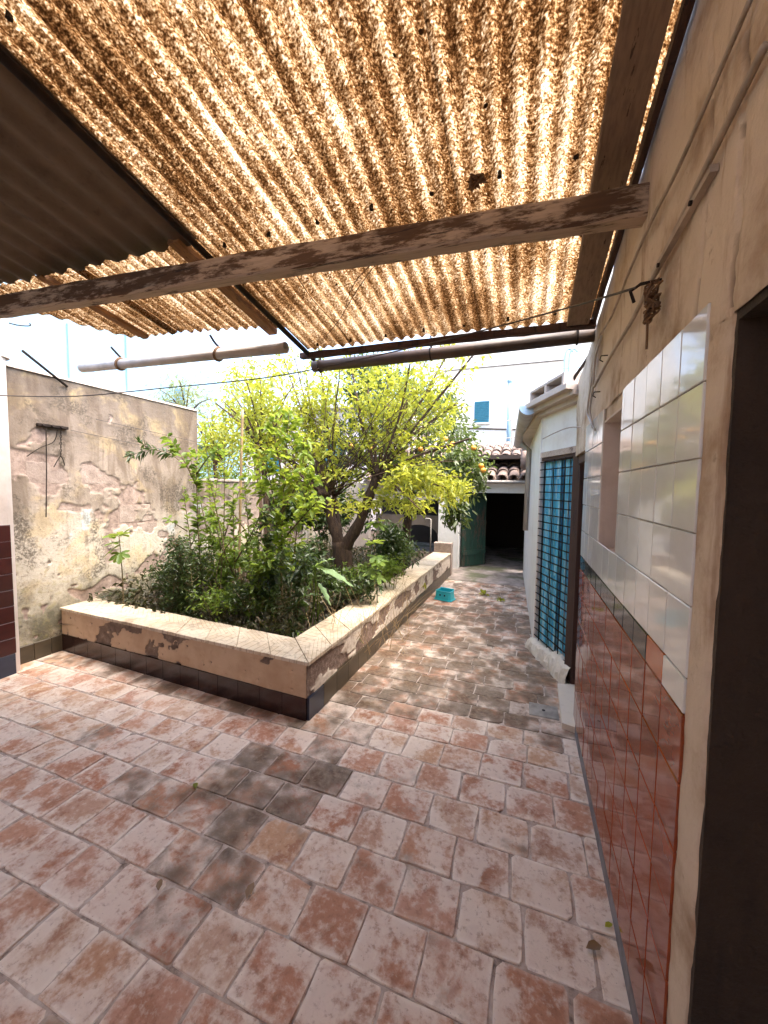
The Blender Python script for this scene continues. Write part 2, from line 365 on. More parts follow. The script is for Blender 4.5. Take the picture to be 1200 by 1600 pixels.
M['rooftile'] = m_glazed('old_clay_roof_tile', (.27, .19, .15), (.19, .125, .095), (.09, .065, .05), .75, .3)
M['slab'] = m_plaster('weathered_concrete_slab', (.50, .42, .36), (.24, .18, .14), .6)
M['bark'] = m_bark('dark_bark', (.030, .016, .010), (.085, .05, .03))
M['twig'] = m_bark('brown_shoot_bark', (.055, .03, .018), (.13, .08, .05))
M['stem'] = m_bark('green_brown_stem', (.09, .065, .03), (.17, .13, .06))
M['cane'] = m_simple('pale_cane', (.42, .29, .15), .6, .3, 9)
M['lime'] = m_leaf('young_yellow_green_leaf', [(.11, .16, .028), (.33, .34, .035), (.22, .27, .038), (.41, .39, .045), (.16, .21, .03)], (.66, .66, .07), .46)
M['mid'] = m_leaf('mid_green_leaf', [(.075, .125, .02), (.13, .19, .03), (.10, .16, .025)], (.34, .46, .05), .42)
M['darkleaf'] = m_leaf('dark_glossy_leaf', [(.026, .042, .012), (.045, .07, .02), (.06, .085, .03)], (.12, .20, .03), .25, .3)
M['orangeleaf'] = m_leaf('orange_tree_leaf', [(.05, .072, .022), (.085, .115, .035), (.13, .16, .055)], (.22, .30, .05), .3, .32)
M['feather'] = m_leaf('grey_green_narrow_leaf', [(.16, .19, .07), (.22, .25, .09)], (.45, .48, .16), .45)
M['dry'] = m_leaf('dry_undergrowth', [(.028, .024, .012), (.05, .042, .02), (.03, .046, .014), (.085, .06, .032), (.04, .06, .018)], (.12, .13, .03), .25)
M['fig'] = m_leaf('fig_leaf', [(.08, .15, .03), (.13, .21, .04), (.22, .28, .05)], (.42, .52, .07), .42)
M['bigleaf'] = m_leaf('waxy_arum_leaf', [(.20, .33, .18), (.26, .38, .20)], (.48, .66, .12), .35, .3)
M['dead'] = m_leaf('dead_brown_leaf', [(.20, .115, .05), (.26, .16, .08)], (.3, .2, .08), .2)
M['fresh'] = m_leaf('fresh_green_leaf', [(.10, .17, .025), (.20, .28, .03), (.14, .22, .03), (.24, .30, .04)], (.50, .60, .06), .45)
M['lemon'] = m_simple('orange_fruit', (.72, .30, .03), .5, .2)
def m_strip():
    k = NT('blue_fringe_curtain'); s = k.sep(k.uv()); r = k.n('ShaderNodeNewGeometry').outputs['Random Per Island']
    n = k.noise(k.pos(), 9, 3, .6)
    col = k.ramp(k.math('FRACT', k.math('ADD', r, k.math('MULTIPLY', n, .9))), [(0, (.04, .40, .66)), (.35, (.12, .58, .78)), (.6, (.46, .76, .84)), (.8, (.06, .46, .74)), (1, (.22, .64, .80))])
    return k.end(k.pbr(col, .4, None, spec=.5))
M['bluestrip'] = m_strip()

# ------------------------------------------------------------------ mesh helpers
class MB:
    def __init__(self): self.v = []; self.f = []; self.uv = None
    def add(self, vs, fs):
        o = len(self.v); self.v += [tuple(p) for p in vs]; self.f += [tuple(o + i for i in q) for q in fs]; return self
    def box(self, lo, hi, ch=0.0, jit=0):
        (x0, y0, z0), (x1, y1, z1) = lo, hi
        if ch <= 0:
            vs = [(x0,y0,z0),(x1,y0,z0),(x1,y1,z0),(x0,y1,z0),(x0,y0,z1),(x1,y0,z1),(x1,y1,z1),(x0,y1,z1)]
            return self.add(vs, [(0,3,2,1),(4,5,6,7),(0,1,5,4),(1,2,6,5),(2,3,7,6),(3,0,4,7)])
        c = ch; vs = []; idx = {}
        for ix, X in enumerate((x0, x1)):
            for iy, Y in enumerate((y0, y1)):
                for iz, Z in enumerate((z0, z1)):
                    sx, sy, sz = (1 - 2*ix)*c, (1 - 2*iy)*c, (1 - 2*iz)*c
                    for a, p in enumerate([(X, Y+sy, Z+sz), (X+sx, Y, Z+sz), (X+sx, Y+sy, Z)]):
                        idx[(ix,iy,iz,a)] = len(vs); vs.append(p)
        fs = []
        g = lambda *t: idx[t]
        for i in (0, 1):
            q = [g(i,0,0,0), g(i,1,0,0), g(i,1,1,0), g(i,0,1,0)]; fs.append(q if i else q[::-1])
            q = [g(0,i,0,1), g(1,i,0,1), g(1,i,1,1), g(0,i,1,1)]; fs.append(q[::-1] if i else q)
            q = [g(0,0,i,2), g(1,0,i,2), g(1,1,i,2), g(0,1,i,2)]; fs.append(q if i else q[::-1])
        for a in (0, 1):
            for b in (0, 1):
                fs.append([g(a,b,0,0), g(a,b,1,0), g(a,b,1,1), g(a,b,0,1)])
                fs.append([g(a,0,b,0), g(a,1,b,0), g(a,1,b,2), g(a,0,b,2)])
                fs.append([g(0,a,b,1), g(1,a,b,1), g(1,a,b,2), g(0,a,b,2)])
                for d in (0, 1): 
                    if True: fs.append([g(a,b,d,0), g(a,b,d,1), g(a,b,d,2)])
        return self.add(vs, fs)
    def prism(self, poly, lo, hi, axis=2):
        """extrude a 2-D polygon along an axis (0: poly is (y,z), 1: (x,z), 2: (x,y))"""
        n = len(poly); vs = []
        for t in (lo, hi):
            for (a, b) in poly: vs.append({0: (t, a, b), 1: (a, t, b), 2: (a, b, t)}[axis])
        fs = [tuple(range(n))[::-1], tuple(range(n, 2*n))] + [(i, (i+1) % n, n + (i+1) % n, n + i) for i in range(n)]
        return self.add(vs, fs)
    def tube(self, pts, r, seg=8, cap=True):
        pts = [Vector(p) for p in pts]; n = len(pts)
        rs = r if isinstance(r, (list, tuple)) else [r] * n
        t0 = (pts[1] - pts[0]).normalized(); u = t0.orthogonal().normalized(); vs = []; fs = []
        for i in range(n):
            t = (pts[min(i+1, n-1)] - pts[max(i-1, 0)]).normalized()
            u = (u - t * u.dot(t)).normalized(); w = t.cross(u)
            for k in range(seg):
                a = 2*math.pi*k/seg; vs.append(pts[i] + (u*math.cos(a) + w*math.sin(a)) * rs[i])
        for i in range(n - 1):
            for k in range(seg):
                a = i*seg + k; b = i*seg + (k+1) % seg; fs.append((a, b, b+seg, a+seg))
        if cap: fs.append(tuple(range(seg))[::-1]); fs.append(tuple(range((n-1)*seg, n*seg)))
        return self.add(vs, fs)
    def mesh(self, name, mat, smooth=False):
        me = bpy.data.meshes.new(name); me.from_pydata(self.v, [], self.f); me.update()
        if mat: me.materials.append(mat)
        if smooth: me.polygons.foreach_set('use_smooth', [True] * len(me.polygons))
        return me
    def build(self, name, mat, parent=None, smooth=False, loc=None):
        o = bpy.data.objects.new(name, self.mesh(name, mat, smooth)); COL.objects.link(o)
        import bmesh
        bm = bmesh.new(); bm.from_mesh(o.data); bmesh.ops.recalc_face_normals(bm, faces=bm.faces); bm.to_mesh(o.data); bm.free()
        if parent: o.parent = parent
        if loc is not None: o.location = loc
        return o

def tag(o, label=None, cat=None, group=None, kind=None):
    if label: o['label'] = label
    if cat: o['category'] = cat
    if group: o['group'] = group
    if kind: o['kind'] = kind
    return o
def thing(name, label, cat, group=None, loc=(0, 0, 0)):
    o = bpy.data.objects.new(name, None); COL.objects.link(o); o.location = loc; o.empty_display_size = .1
    return tag(o, label, cat, group)
def inst(name, me, parent, loc, rz=0.0, rot=None, scale=None):
    o = bpy.data.objects.new(name, me); COL.objects.link(o); o.parent = parent; o.location = loc
    o.rotation_euler = rot if rot is not None else (0, 0, rz)
    if scale is not None: o.scale = scale
    return o

def np_mesh(name, V, Fq, mat, smooth=False, attrs=None, uv=None):
    """V (n,3), Fq (m,4) quads"""
    me = bpy.data.meshes.new(name)
    V = np.ascontiguousarray(V, np.float32); Fq = np.ascontiguousarray(Fq, np.int32); m, kk = Fq.shape
    me.vertices.add(len(V)); me.vertices.foreach_set('co', V.ravel())
    me.loops.add(m * kk); me.loops.foreach_set('vertex_index', Fq.ravel())
    me.polygons.add(m); me.polygons.foreach_set('loop_start', np.arange(0, m*kk, kk, dtype=np.int32))
    me.polygons.foreach_set('loop_total', np.full(m, kk, np.int32))
    if smooth: me.polygons.foreach_set('use_smooth', np.ones(m, bool))
    me.update(calc_edges=True); me.validate()
    for nme, arr in (attrs or {}).items():
        a = me.attributes.new(nme, 'FLOAT', 'POINT'); a.data.foreach_set('value', np.ascontiguousarray(arr, np.float32))
    if uv is not None:
        l = me.uv_layers.new(name='UVMap'); l.data.foreach_set('uv', np.ascontiguousarray(uv[Fq.ravel()], np.float32).ravel())
    me.materials.append(mat)
    return me
def link(name, me, parent=None):
    o = bpy.data.objects.new(name, me); COL.objects.link(o)
    if parent: o.parent = parent
    return o

def peel_sheet(name, O, U, V, N, w, h, res, mask, depth, mat, parent, rough=.004, seed=0):
    """render coat on a wall face: relief grid, with the coat missing where mask < .5"""
    nu = int(w / res) + 1; nv = int(h / res) + 1
    a, b = np.meshgrid(np.linspace(0, w, nu), np.linspace(0, h, nv), indexing='ij')
    pl = mask(a, b)
    st = np.clip((pl - .46) / .08, 0, 1)
    d = st * depth - (1 - st) * depth * .2 + (fbm(a * 9, b * 9, 0, 4, seed) - .5) * rough + (fbm(a * 2, b * 2, 0, 3, seed + 9) - .5) * rough * 2.2
    O, U, V, N = map(np.array, (O, U, V, N))
    P = O + a[..., None] * U + b[..., None] * V + d[..., None] * N
    idx = np.arange(nu * nv).reshape(nu, nv)
    Fq = np.stack([idx[:-1, :-1], idx[1:, :-1], idx[1:, 1:], idx[:-1, 1:]], -1).reshape(-1, 4)
    if np.dot(np.cross(U, V), N) < 0: Fq = Fq[:, ::-1]
    return link(name, np_mesh(name, P.reshape(-1, 3), Fq, mat, True, {'pl': pl.ravel()}), parent)

# ------------------------------------------------------------------ ground and floor
g = MB().box((-90, -60, -.6), (90, 140, -.05)).build('ground', M['soil']); tag(g, kind='structure')
floor = MB().box((-4.5, -5.2, -.05), (.75, 6.75, -.001)).build('floor', M['mortar']); tag(floor, kind='structure')
yard = MB().box((-4.2, 6.65, -.04), (.6, 11.5, .004)).build('yard_pavement', M['moss']); tag(yard, kind='structure')

CX, CY = -1.345, 2.204           # planter's outer corner
def front_y(x): return CY + (CX - x) * .050
def side_x(y): return CX + (y - CY) * .020
def tile_mesh(w, d, seed):
    r = random.Random(seed); hw, hd = w/2, d/2; c = r.uniform(.004, .011)
    base = [(-hw+c,-hd),(0,-hd),(hw-c,-hd),(hw,-hd+c),(hw,0),(hw,hd-c),(hw-c,hd),(0,hd),(-hw+c,hd),(-hw,hd-c),(-hw,0),(-hw,-hd+c)]
    if r.random() < .45:
        q = r.choice((2, 5, 8)); e = r.uniform(.010, .026); m_ = r.uniform(.6, 1.2)
        base[q] = (base[q][0] - math.copysign(e, base[q][0]), base[q][1] - math.copysign(e * .15, base[q][1])); base[(q+1) % 12] = (base[(q+1) % 12][0] - math.copysign(e * .15, base[(q+1) % 12][0]), base[(q+1) % 12][1] - math.copysign(e * m_, base[(q+1) % 12][1]))
    base = [(x + r.uniform(-.0035, .0035), y + r.uniform(-.0035, .0035)) for x, y in base]
    vs = []
    for (s, z) in ((1.0, -.012), (1.0, .0012), (.975, .0040)):
        for x, y in base: vs.append((x*s, y*s, z + r.uniform(-.0006, .0006)))
    n = len(base); fs = []
    for k in (0, 1):
        for i in range(n): fs.append((k*n+i, k*n+(i+1) % n, (k+1)*n+(i+1) % n, (k+1)*n+i))
    fs.append(tuple(range(2*n, 3*n)))
    return vs, fs
def uv_from_xy(me, w, d):
    l = me.uv_layers.new(name='UVMap')
    for lp in me.loops:
        co = me.vertices[lp.vertex_index].co; l.data[lp.index].uv = (co.x / w + .5, co.y / d + .5)
TW, TD, PD = .224, .198, .158
def variants(w, d, n, s0):
    out = []
    for i in range(n):
        vs, fs = tile_mesh(w, d, s0 + i); mb = MB(); mb.add(vs, fs); me = mb.mesh('tile', M['terra']); uv_from_xy(me, w, d); out.append(me)
    return out
big = variants(TW, TD, 12, 100); thin = variants(TW, PD, 12, 300); half = variants(TW * .55, PD, 4, 500)
spots = []
y = -4.9; row = 0
while y < 6.72:
    path = y > 2.12
    d = (PD if path else TD); pitch = d + .008
    x = -4.42 + (row % 2) * (TW + .011) * .5 + rng.uniform(-.05, .05)
    if path: x = -1.50 + (row % 2) * .12 + rng.uniform(-.06, .06)
    while x < .46:
        xx = x; x += TW + .007 + rng.uniform(-.003, .004)
        if xx < -1.6 and y > 2.42: continue
        if xx > .42: continue
        if .06 < xx < .30 and 2.80 < y + pitch/2 < 3.03: continue
        spots.append((xx, y + pitch/2, path))
    y += pitch; row += 1
def visible(x, y):
    v = RM.T @ (np.array([x, y, 0]) - EYE)
    if v[2] < .1: return 0
    px, py = 600 + 600*v[0]/v[2], 800 - 600*v[1]/v[2]
    return (-70 < px < 1010) and (py < 1680)
rest = MB(); rest_uv = []
vis = [s for s in spots if visible(s[0], s[1])]
vis.sort(key=lambda s: s[0]**2 + s[1]**2); piece = set((s[0], s[1]) for s in vis[:298])
for (x, y, path) in spots:
    if path and y > 5.9 and rng.random() < .25: continue
    z = rng.uniform(-.0035, .003); lst = thin if path else big
    if (x, y) in piece:
        o = inst('tile', rng.choice(lst), floor, (x, y, z), rot=(rng.uniform(-.013, .013), rng.uniform(-.013, .013), rng.choice((0, math.pi)) + rng.uniform(-.025, .025)))
        sv_ = stain_at(x, y); sv_ = min(1, max(0, sv_ * rng.choice((.6, .9, 1.1, 1.25, 1.35)) + (rng.uniform(.05, .25) if rng.random() < .12 else 0) + (.85 if 2.6 < y < 5.2 else (.6 if y > 5.2 else .06)))); o.color = (sv_, 0, 0, 1)
    else:
        vs, fs = tile_mesh(TW, PD if path else TD, rng.randrange(10000)); rest.add([(a + x, b + y, c + z) for a, b, c in vs], fs)
        rest_uv += [(a / TW + .5, b / (PD if path else TD) + .5) for a, b, c in vs]
me = rest.mesh('tile', M['terra']); l = me.uv_layers.new(name='UVMap')
for lp in me.loops: l.data[lp.index].uv = rest_uv[lp.vertex_index]
ft = tag(link('far_tiles', me, floor), kind='stuff'); ft.color = (.75, 0, 0, 1)

# inspection cover, marble threshold, fallen leaves
cov = thing('inspection_cover', 'small grey concrete inspection cover with a lifting hole set in the path', 'cover', loc=(.18, 2.915, 0))
MB().box((-.12, -.105, -.01), (.12, .105, .004), .003).build('frame', M['mortar'], cov)
lid = MB().box((-.098, -.085, -.004), (.098, .085, .011), .004).build('lid', M['slate'], cov)
MB().tube([(0, 0, .0105), (0, 0, .0125)], .012, 8).build('lifting_hole_disc', M['black'], lid)  # black disc on the lid stands in for the hole's dark inside
th = MB().prism([(.285, 2.74), (.43, 2.70), (.43, 3.34), (.30, 3.30)], -.01, .045).build('door_threshold', M['marble'])
tag(th, 'worn cream marble threshold slab below the dark doorway', 'threshold')

# ------------------------------------------------------------------ right house wall
XW = .365
def roof_z(y): return 2.543 - .1809 * (y - 2.65)
HW = thing('house_wall', 'tiled house wall on the right with cream plaster above white and oxblood tiles', 'wall', loc=(XW, 1.8, 0))
def part(mb, name, mat, root, **k):
    o = mb.build(name, mat, None, **k); o.parent = root; o.matrix_parent_inverse = root.matrix_world.inverted() if False else Matrix.Translation(-Vector(root.location)); return o
def plain(o, root): o.parent = root; o.matrix_parent_inverse = Matrix.Translation(-Vector(root.location)); return o
WT = .34                                      # wall thickness
b = MB()
tp = [(-1.4, 1.945), (.94, 1.945), (.94, -.02), (2.70, -.02), (2.70, 1.86), (3.40, 1.87), (3.40, roof_z(3.4) + .02), (2.66, roof_z(2.66) + .03), (1.0, roof_z(1.0) + .10), (-1.4, roof_z(-1.4) + .10)]
# core split around the window niche
b.prism([(-1.4, 1.945), (.94, 1.945), (2.70, 1.945), (3.40, 1.945), (3.40, roof_z(3.4) + .0), (2.66, roof_z(2.66) + .03), (1.0, roof_z(1.0) + .10), (-1.4, roof_z(-1.4) + .10)], XW + .006, XW + WT, 0)
b.box((XW + .006, .945, -.02), (XW + WT, 1.80, 1.9445)); b.box((XW + .006, 2.20, -.02), (XW + WT, 2.70, 1.9445))
b.box((XW + .006, 1.8005, -.02), (XW + WT, 2.1995, 1.30)); b.box((XW + .22, 1.801, 1.3005), (XW + WT, 2.199, 1.944))
b.box((XW + .006, 2.7005, 1.865), (XW + WT, 3.40, 1.9445))
b.box((XW + .006, -5.2, -.02), (XW + WT, -1.4005, 3.0)); part(b, 'masonry', M['plaster'], HW)
# upper plaster coat with relief
def up_mask(a, bb):
    return np.where(fbm(a * 5, bb * 5, 0, 5, 3) > .27, 1., 0.)
def upper(name, y0, y1, z0, z1f, seed):
    nu = int((y1 - y0) / .0085); nv = 110
    ys = np.linspace(y0, y1, nu); ts = np.linspace(0, 1, nv)
    Yg, T = np.meshgrid(ys, ts, indexing='ij'); top = np.array([z1f(q) for q in ys])[:, None]
    Zg = z0 + T * (top - z0)
    d = (fbm(Yg * 3, Zg * 3, 0, 4, seed) - .5) * .022 + (fbm(Yg * 18, Zg * 18, 0, 4, seed + 5) - .5) * .006
    crk = np.zeros_like(d)
    # long settlement cracks
    for (cy, wv) in ((.955, .02), (1.10, .03), (1.9, .02)):
        cl = cy + (fbm(Zg * 4, Zg * 0 + cy * 9, 0, 4, 77) - .5) * .09
        gq = np.exp(-((Yg - cl) / .0055) ** 2); d -= .010 * gq; crk = np.maximum(crk, gq * (fbm(Zg * 7, Zg * 0 + cy, 0, 3, 5) > .36))
    Xg = XW - d + .001
    Pq = np.stack([Xg, Yg, Zg], -1).reshape(-1, 3); idx = np.arange(nu * nv).reshape(nu, nv)
    Fq = np.stack([idx[:-1, :-1], idx[:-1, 1:], idx[1:, 1:], idx[1:, :-1]], -1).reshape(-1, 4)
    return plain(link(name, np_mesh(name, Pq, Fq, M['plaster'], True, {'crack': crk.ravel()})), HW)
upper('plaster_coat', -1.4, 1.04, 1.94, lambda q: roof_z(q) + .10, 21)
upper('plaster_coat', 1.04, 2.70, 2.006, lambda q: min(roof_z(q) + .10, roof_z(q) + .10 - max(0, q - 1) * .045), 21)
upper('plaster_coat', 2.70, 3.40, 1.866, lambda q: roof_z(q) + .02, 21)
# rounded plaster edge beside the dark doorway
nz = 150; zs = np.linspace(0, 1.955, nz); na = 14; V = []
for z in zs:
    wob = (fbm([z * 6], [1.3], 0, 4, 5)[0] - .5) * .03
    for i in range(na):
        t = i / (na - 1)
        prof = [(XW - .004, 1.034), (XW - .010, 1.025)]
        ang = t * math.pi / 2
        yy = .972 + wob - .035 * math.sin(ang) if t > .35 else 1.034 - (1.034 - (.972 + wob)) * (t / .35)
        xx = XW - .004 + (.013 * (1 - math.cos(ang)) if t > .35 else 0)
        n_ = (fbm([z * 14], [t * 4], 0, 4, 8)[0] - .5) * .022
        V.append((xx + n_ * .25, yy + n_ * .5, z))
idx = np.arange(nz * na).reshape(nz, na)
Fq = np.stack([idx[:-1, :-1], idx[:-1, 1:], idx[1:, 1:], idx[1:, :-1]], -1).reshape(-1, 4)
plain(link('plaster_edge', np_mesh('plaster_edge', np.array(V), Fq, M['plaster'], True)), HW)
# reveal coloured dark to hold its shade, and room behind the near doorway
b = MB(); b.box((XW + .004, .930, -.02), (XW + WT + .02, .9445, 1.944)); part(b, 'door_reveal', M['doorshade'], HW)
b = MB(); b.box((XW + .004, -1.4, 1.925), (XW + WT + .02, .9295, 1.9448)); part(b, 'lintel_soffit', M['doorshade'], HW)
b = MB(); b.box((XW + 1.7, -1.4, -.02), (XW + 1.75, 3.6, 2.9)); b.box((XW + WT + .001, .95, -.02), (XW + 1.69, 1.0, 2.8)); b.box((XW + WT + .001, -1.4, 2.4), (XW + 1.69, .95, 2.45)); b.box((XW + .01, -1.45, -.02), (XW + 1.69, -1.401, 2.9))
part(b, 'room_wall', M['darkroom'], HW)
# wall tiles: one mesh per size, shared
def wtile(h, w, mat, name):
    b = MB(); b.box((-.008, -w/2, -h/2), (0.0, w/2, h/2), .0022); return b.mesh(name, mat)
TWD, TH = .1455, .166
mw = wtile(TH - .003, TWD - .003, M['wtile'], 'white_tile'); mr = wtile(TH - .003, TWD - .003, M['rtile'], 'red_tile')
mbd = wtile(.080, TWD - .003, M['btile'], 'border_tile'); mo = wtile(.080, TWD - .003, M['otile'], 'border_tile'); mwh = wtile(.080, TWD - .003, M['wtile'], 'white_tile')
b = MB(); b.box((XW - .001, 1.031, 1.173), (XW + .0055, 1.7995, 2.005)); b.box((XW - .001, 2.2005, 1.173), (XW + .0055, 2.698, 2.005)); b.box((XW - .001, 1.8, 1.173), (XW + .0055, 2.2, 1.299))
part(b, 'grout_bed', M['wgrout'], HW)
part(MB().box((XW - .001, 1.031, .005), (XW + .0055, 2.698, 1.1725)), 'grout_bed', M['grout'], HW)
def wall_inst(me, y, z, nm):
    o = inst(nm, me, HW, (0, 0, 0), rot=(rng.uniform(-.003, .003), rng.uniform(-.006, .006), rng.uniform(-.006, .006)))
    o.location = Vector((XW - .0012 + rng.uniform(-.0008, .0008), y, z)) - Vector(HW.location); return o
ncol = 12
for c in range(ncol):
    y = 1.031 + TWD * (c + .5)
    if y + TWD/2 > 2.79: continue
    for r_ in range(5):
        z = 1.175 + TH * (r_ + .5)
        if 1.80 - .02 < y < 2.20 + .02 and z > 1.31: 
            continue
        wall_inst(mw, y, z, 'white_tile')
    wall_inst(mwh if c == 0 else (mo if c == 1 else mbd), y, 1.1325, 'white_tile' if c == 0 else 'border_tile')
    for r_ in range(6):
        wall_inst(mr, y, 1.09 - TH * (r_ + .5), 'red_tile')
# cut tiles round the niche
for (ya, yb, za, zb) in ((1.7585, 1.797, 1.343, 1.506), (1.7585, 1.797, 1.509, 1.672), (1.7585, 1.797, 1.675, 1.838), (1.7585, 1.797, 1.841, 2.003)) + tuple((2.203, 2.34, z_, z_ + .163) for z_ in (1.343, 1.509, 1.675, 1.841)):
    if yb - ya < .01: continue
    o = part(MB().box((XW - .0092, ya, za), (XW - .001, yb, zb), .002), 'white_tile', M['wtile'], HW)
b = MB(); b.box((XW - .006, 1.05, -.01), (XW + .002, 2.70, .092), .002); part(b, 'skirting', M['greyskirt'], HW)
# niche lining
b = MB(); b.box((XW - .004, 1.797, 1.2995), (XW + .2195, 2.203, 1.3125)); part(b, 'window_sill', M['plaster_pillar'], HW)
b = MB(); b.box((XW - .003, 2.192, 1.3128), (XW + .2195, 2.203, 1.944)); b.box((XW - .003, 1.797, 1.3128), (XW + .2195, 1.806, 1.944)); b.box((XW - .003, 1.8062, 1.934), (XW + .2195, 2.1918, 1.9438)); part(b, 'window_reveal', M['plaster_pillar'], HW)
# surface conduit, trunking and cables on the plaster
def onwall(pts, off=.014): return [atx(px, py, XW - off) for px, py in pts]
def cable(name, pts, r, mat, root, off=.014, seg=6):
    return part(MB().tube(smooth_path(onwall(pts, off)), r, seg), name, mat, root, smooth=True)
def smooth_path(P, n=5):
    P = [Vector(p) for p in P]; out = []
    for i in range(len(P) - 1):
        p0, p1, p2, p3 = P[max(i-1, 0)], P[i], P[i+1], P[min(i+2, len(P)-1)]
        for k in range(n):
            t = k / n
            out.append(.5 * ((2*p1) + (p2-p0)*t + (2*p0-5*p1+4*p2-p3)*t*t + (3*p1-p0-3*p2+p3)*t**3))
    return out + [P[-1]]
cable('conduit', [(1196, 70), (1140, 185), (1092, 285), (1050, 372), (1010, 455), (985, 505), (952, 560), (928, 605)], .007, M['cable'], HW)
cable('cable', [(1172, 0), (1110, 145), (1060, 262), (1018, 345), (985, 420), (955, 495), (935, 530), (926, 580)], .005, M['cable'], HW)
cable('cable', [(940, 525), (930, 560), (927, 600), (922, 640), (926, 668)], .006, M['zinc'], HW, .02)
cable('cable', [(935, 530), (925, 590), (918, 640), (921, 655), (930, 672)], .005, M['zinc'], HW, .018)
P0 = atx(1116, 262, XW - .012); P1 = atx(1022, 428, XW - .012)
part(MB().tube([P0, P1], .011, 4), 'trunking_strip', M['cable'], HW)
for p in ((1081, 317), (1030, 414)):
    q = atx(*p, XW - .02); part(MB().tube([q, q + Vector((-.006, 0, 0))], .006, 6), 'screw', M['iron'], HW)
hookp = atx(1034, 437, XW)
part(MB().tube([hookp, hookp + Vector((-.05, .02, .005)), hookp + Vector((-.07, .05, .0)), hookp + Vector((-.055, .065, -.03))], .005, 6), 'iron_hook', M['iron'], HW)
hp = atx(950, 555, XW); part(MB().tube([hp, hp + Vector((-.03, 0, 0)), hp + Vector((-.035, 0, -.02)), hp + Vector((-.02, 0, -.03))], .003, 5), 'small_hook', M['iron'], HW)
hp = atx(938, 612, XW); part(MB().tube([hp, hp + Vector((-.03, 0, 0)), hp + Vector((-.035, 0, -.02)), hp + Vector((-.02, 0, -.03))], .003, 5), 'small_hook', M['iron'], HW)
tw = MB()
r2 = random.Random(4)
base = atx(1020, 445, XW - .03)
for k in range(7):
    pts = [base + Vector((r2.uniform(-.02, .02), r2.uniform(-.025, .025), -.011 * i * (1 + .3 * k / 7) + .012 * math.sin(i * 1.7 + k))) for i in range(9)]
    tw.tube(smooth_path(pts, 3), .0035, 5)
tw.tube(smooth_path([base + Vector((0, .03, 0)), base + Vector((.005, .06, -.05)), base + Vector((.01, .075, -.10)), base + Vector((.012, .08, -.16))], 4), .004, 5)
tag(tw.build('cord_bundle', M['rope'], smooth=True), 'knotted bundle of brown cord hanging from the iron hook on the plaster', 'cord')

# ------------------------------------------------------------------ added unseen wall behind the viewer, placed for the light, and left building
HB = thing('added_rear_wall', 'plain cream wall added out of view behind the patio to steer the light', 'wall', loc=(-1.9, -3.5, 0))
part(MB().box((-4.6, -3.7, -.02), (.362, -3.5, 3.2)), 'masonry', M['plaster'], HB)
LP = thing('left_building_wall', 'grey white plastered wall end with maroon tile dado at the left edge', 'wall', loc=(-3.98, 1.2, 0))
XL = -3.98; YL = 1.955
b = MB(); b.prism([(XL - .5, -5.2), (XL + .0, -5.2), (XL, YL - .06), (XL - .03, YL - .012), (XL - .09, YL), (XL - .5, YL)], -.02, 2.62, 2)
b.prism([(XL - .5, -5.2), (XL + .0, -5.2), (XL, YL - .03), (XL - .03, YL + .02), (XL - .09, YL + .04), (XL - .5, YL + .04)], 2.6205, 3.05, 2)
part(b, 'masonry', M['plaster_pillar'], LP)
md = []
for i in range(8):
    z0 = .18 + i * .135
    for j in range(10):
        y1 = YL - .055 - j * .2
        part(MB().box((XL + .0, y1 - .198, z0), (XL + .016, y1, z0 + .1335), .003), 'dado_tile', M['maroon'], LP)
for j in range(10):
    y1 = YL - .06 - j * .2
    part(MB().box((XL + .0, y1 - .198, .0), (XL + .014, y1, .176), .003), 'plinth_tile', M['navy'], LP)
# wire hook at the pillar
part(MB().tube(smooth_path([(XL - .1, YL + .0, 2.93), (XL - .02, YL + .07, 2.91), (XL + .03, YL + .13, 2.92), (XL + .02, YL + .14, 2.945)]), .005, 5), 'wire_hook', M['iron'], LP)

# ------------------------------------------------------------------ left garden wall
XG = -4.15
GW = thing('garden_wall', 'tall stained garden wall with flaking plaster and bare blocks on the left', 'wall', loc=(XG, 3.0, 0))
YA, YB, ZT = 1.90, 4.02, 2.59
part(MB().box((XG - .28, YA, -.05), (XG - .016, YB, ZT - .004)), 'masonry', M['mortar'], GW)
def blk(p0, p1): part(MB().box(p0, p1, .006), 'block', M['block'], GW)
z = .96; rr = 0
while z < 1.80:
    y = YA - .2 * (rr % 2)
    while y < YB - .02:
        y2 = min(y + .40, YB - .002); y1 = max(y, YA)
        if y2 - y1 > .05: blk((XG - .10, y1 + .005, z + .004), (XG - .001 + rng.uniform(-.004, .003), y2 - .005, z + .203))
        y += .41
    z += .212; rr += 1
def gmask(a, bb):
    y = a + YA; z = bb
    f = fbm(y * 2.6, z * 3.0, 0, 5, 31)
    m = np.ones_like(f) * .9
    band = np.exp(-((z - 1.52 + .12 * (y - 2.9)) / .30) ** 4)
    m -= band * np.clip((f - .46) * 5.0, 0, .8)
    low = np.exp(-((z - .95) / .42) ** 4) * np.clip((y - 2.35) * 1.2, 0, 1)
    m -= low * np.clip((fbm(y * 3.1 + 9, z * 3.4, 0, 5, 41) - .50) * 7, 0, .8)
    pit = vnoise(y * 15, z * 15, 0, 61); m -= np.where((pit > .86) & (z < 1.15), .6, 0)
    hole = ((y - 2.72) / .30) ** 2 + ((z - .52 - .05 * np.sin(y * 14)) / .075) ** 2
    m -= np.where(hole + (f - .5) * 1.5 < 1, .8, 0)
    m -= np.where((z > 1.85) & (fbm(y * 2.2, z * 2.6, 0, 5, 51) > .70), .6, 0)
    return m
peel_sheet('plaster_coat', (XG, YA, 0), (0, 1, 0), (0, 0, 1), (1, 0, 0), YB - YA, ZT, .011, gmask, .008, M['leftwall'], None, .006, 13)
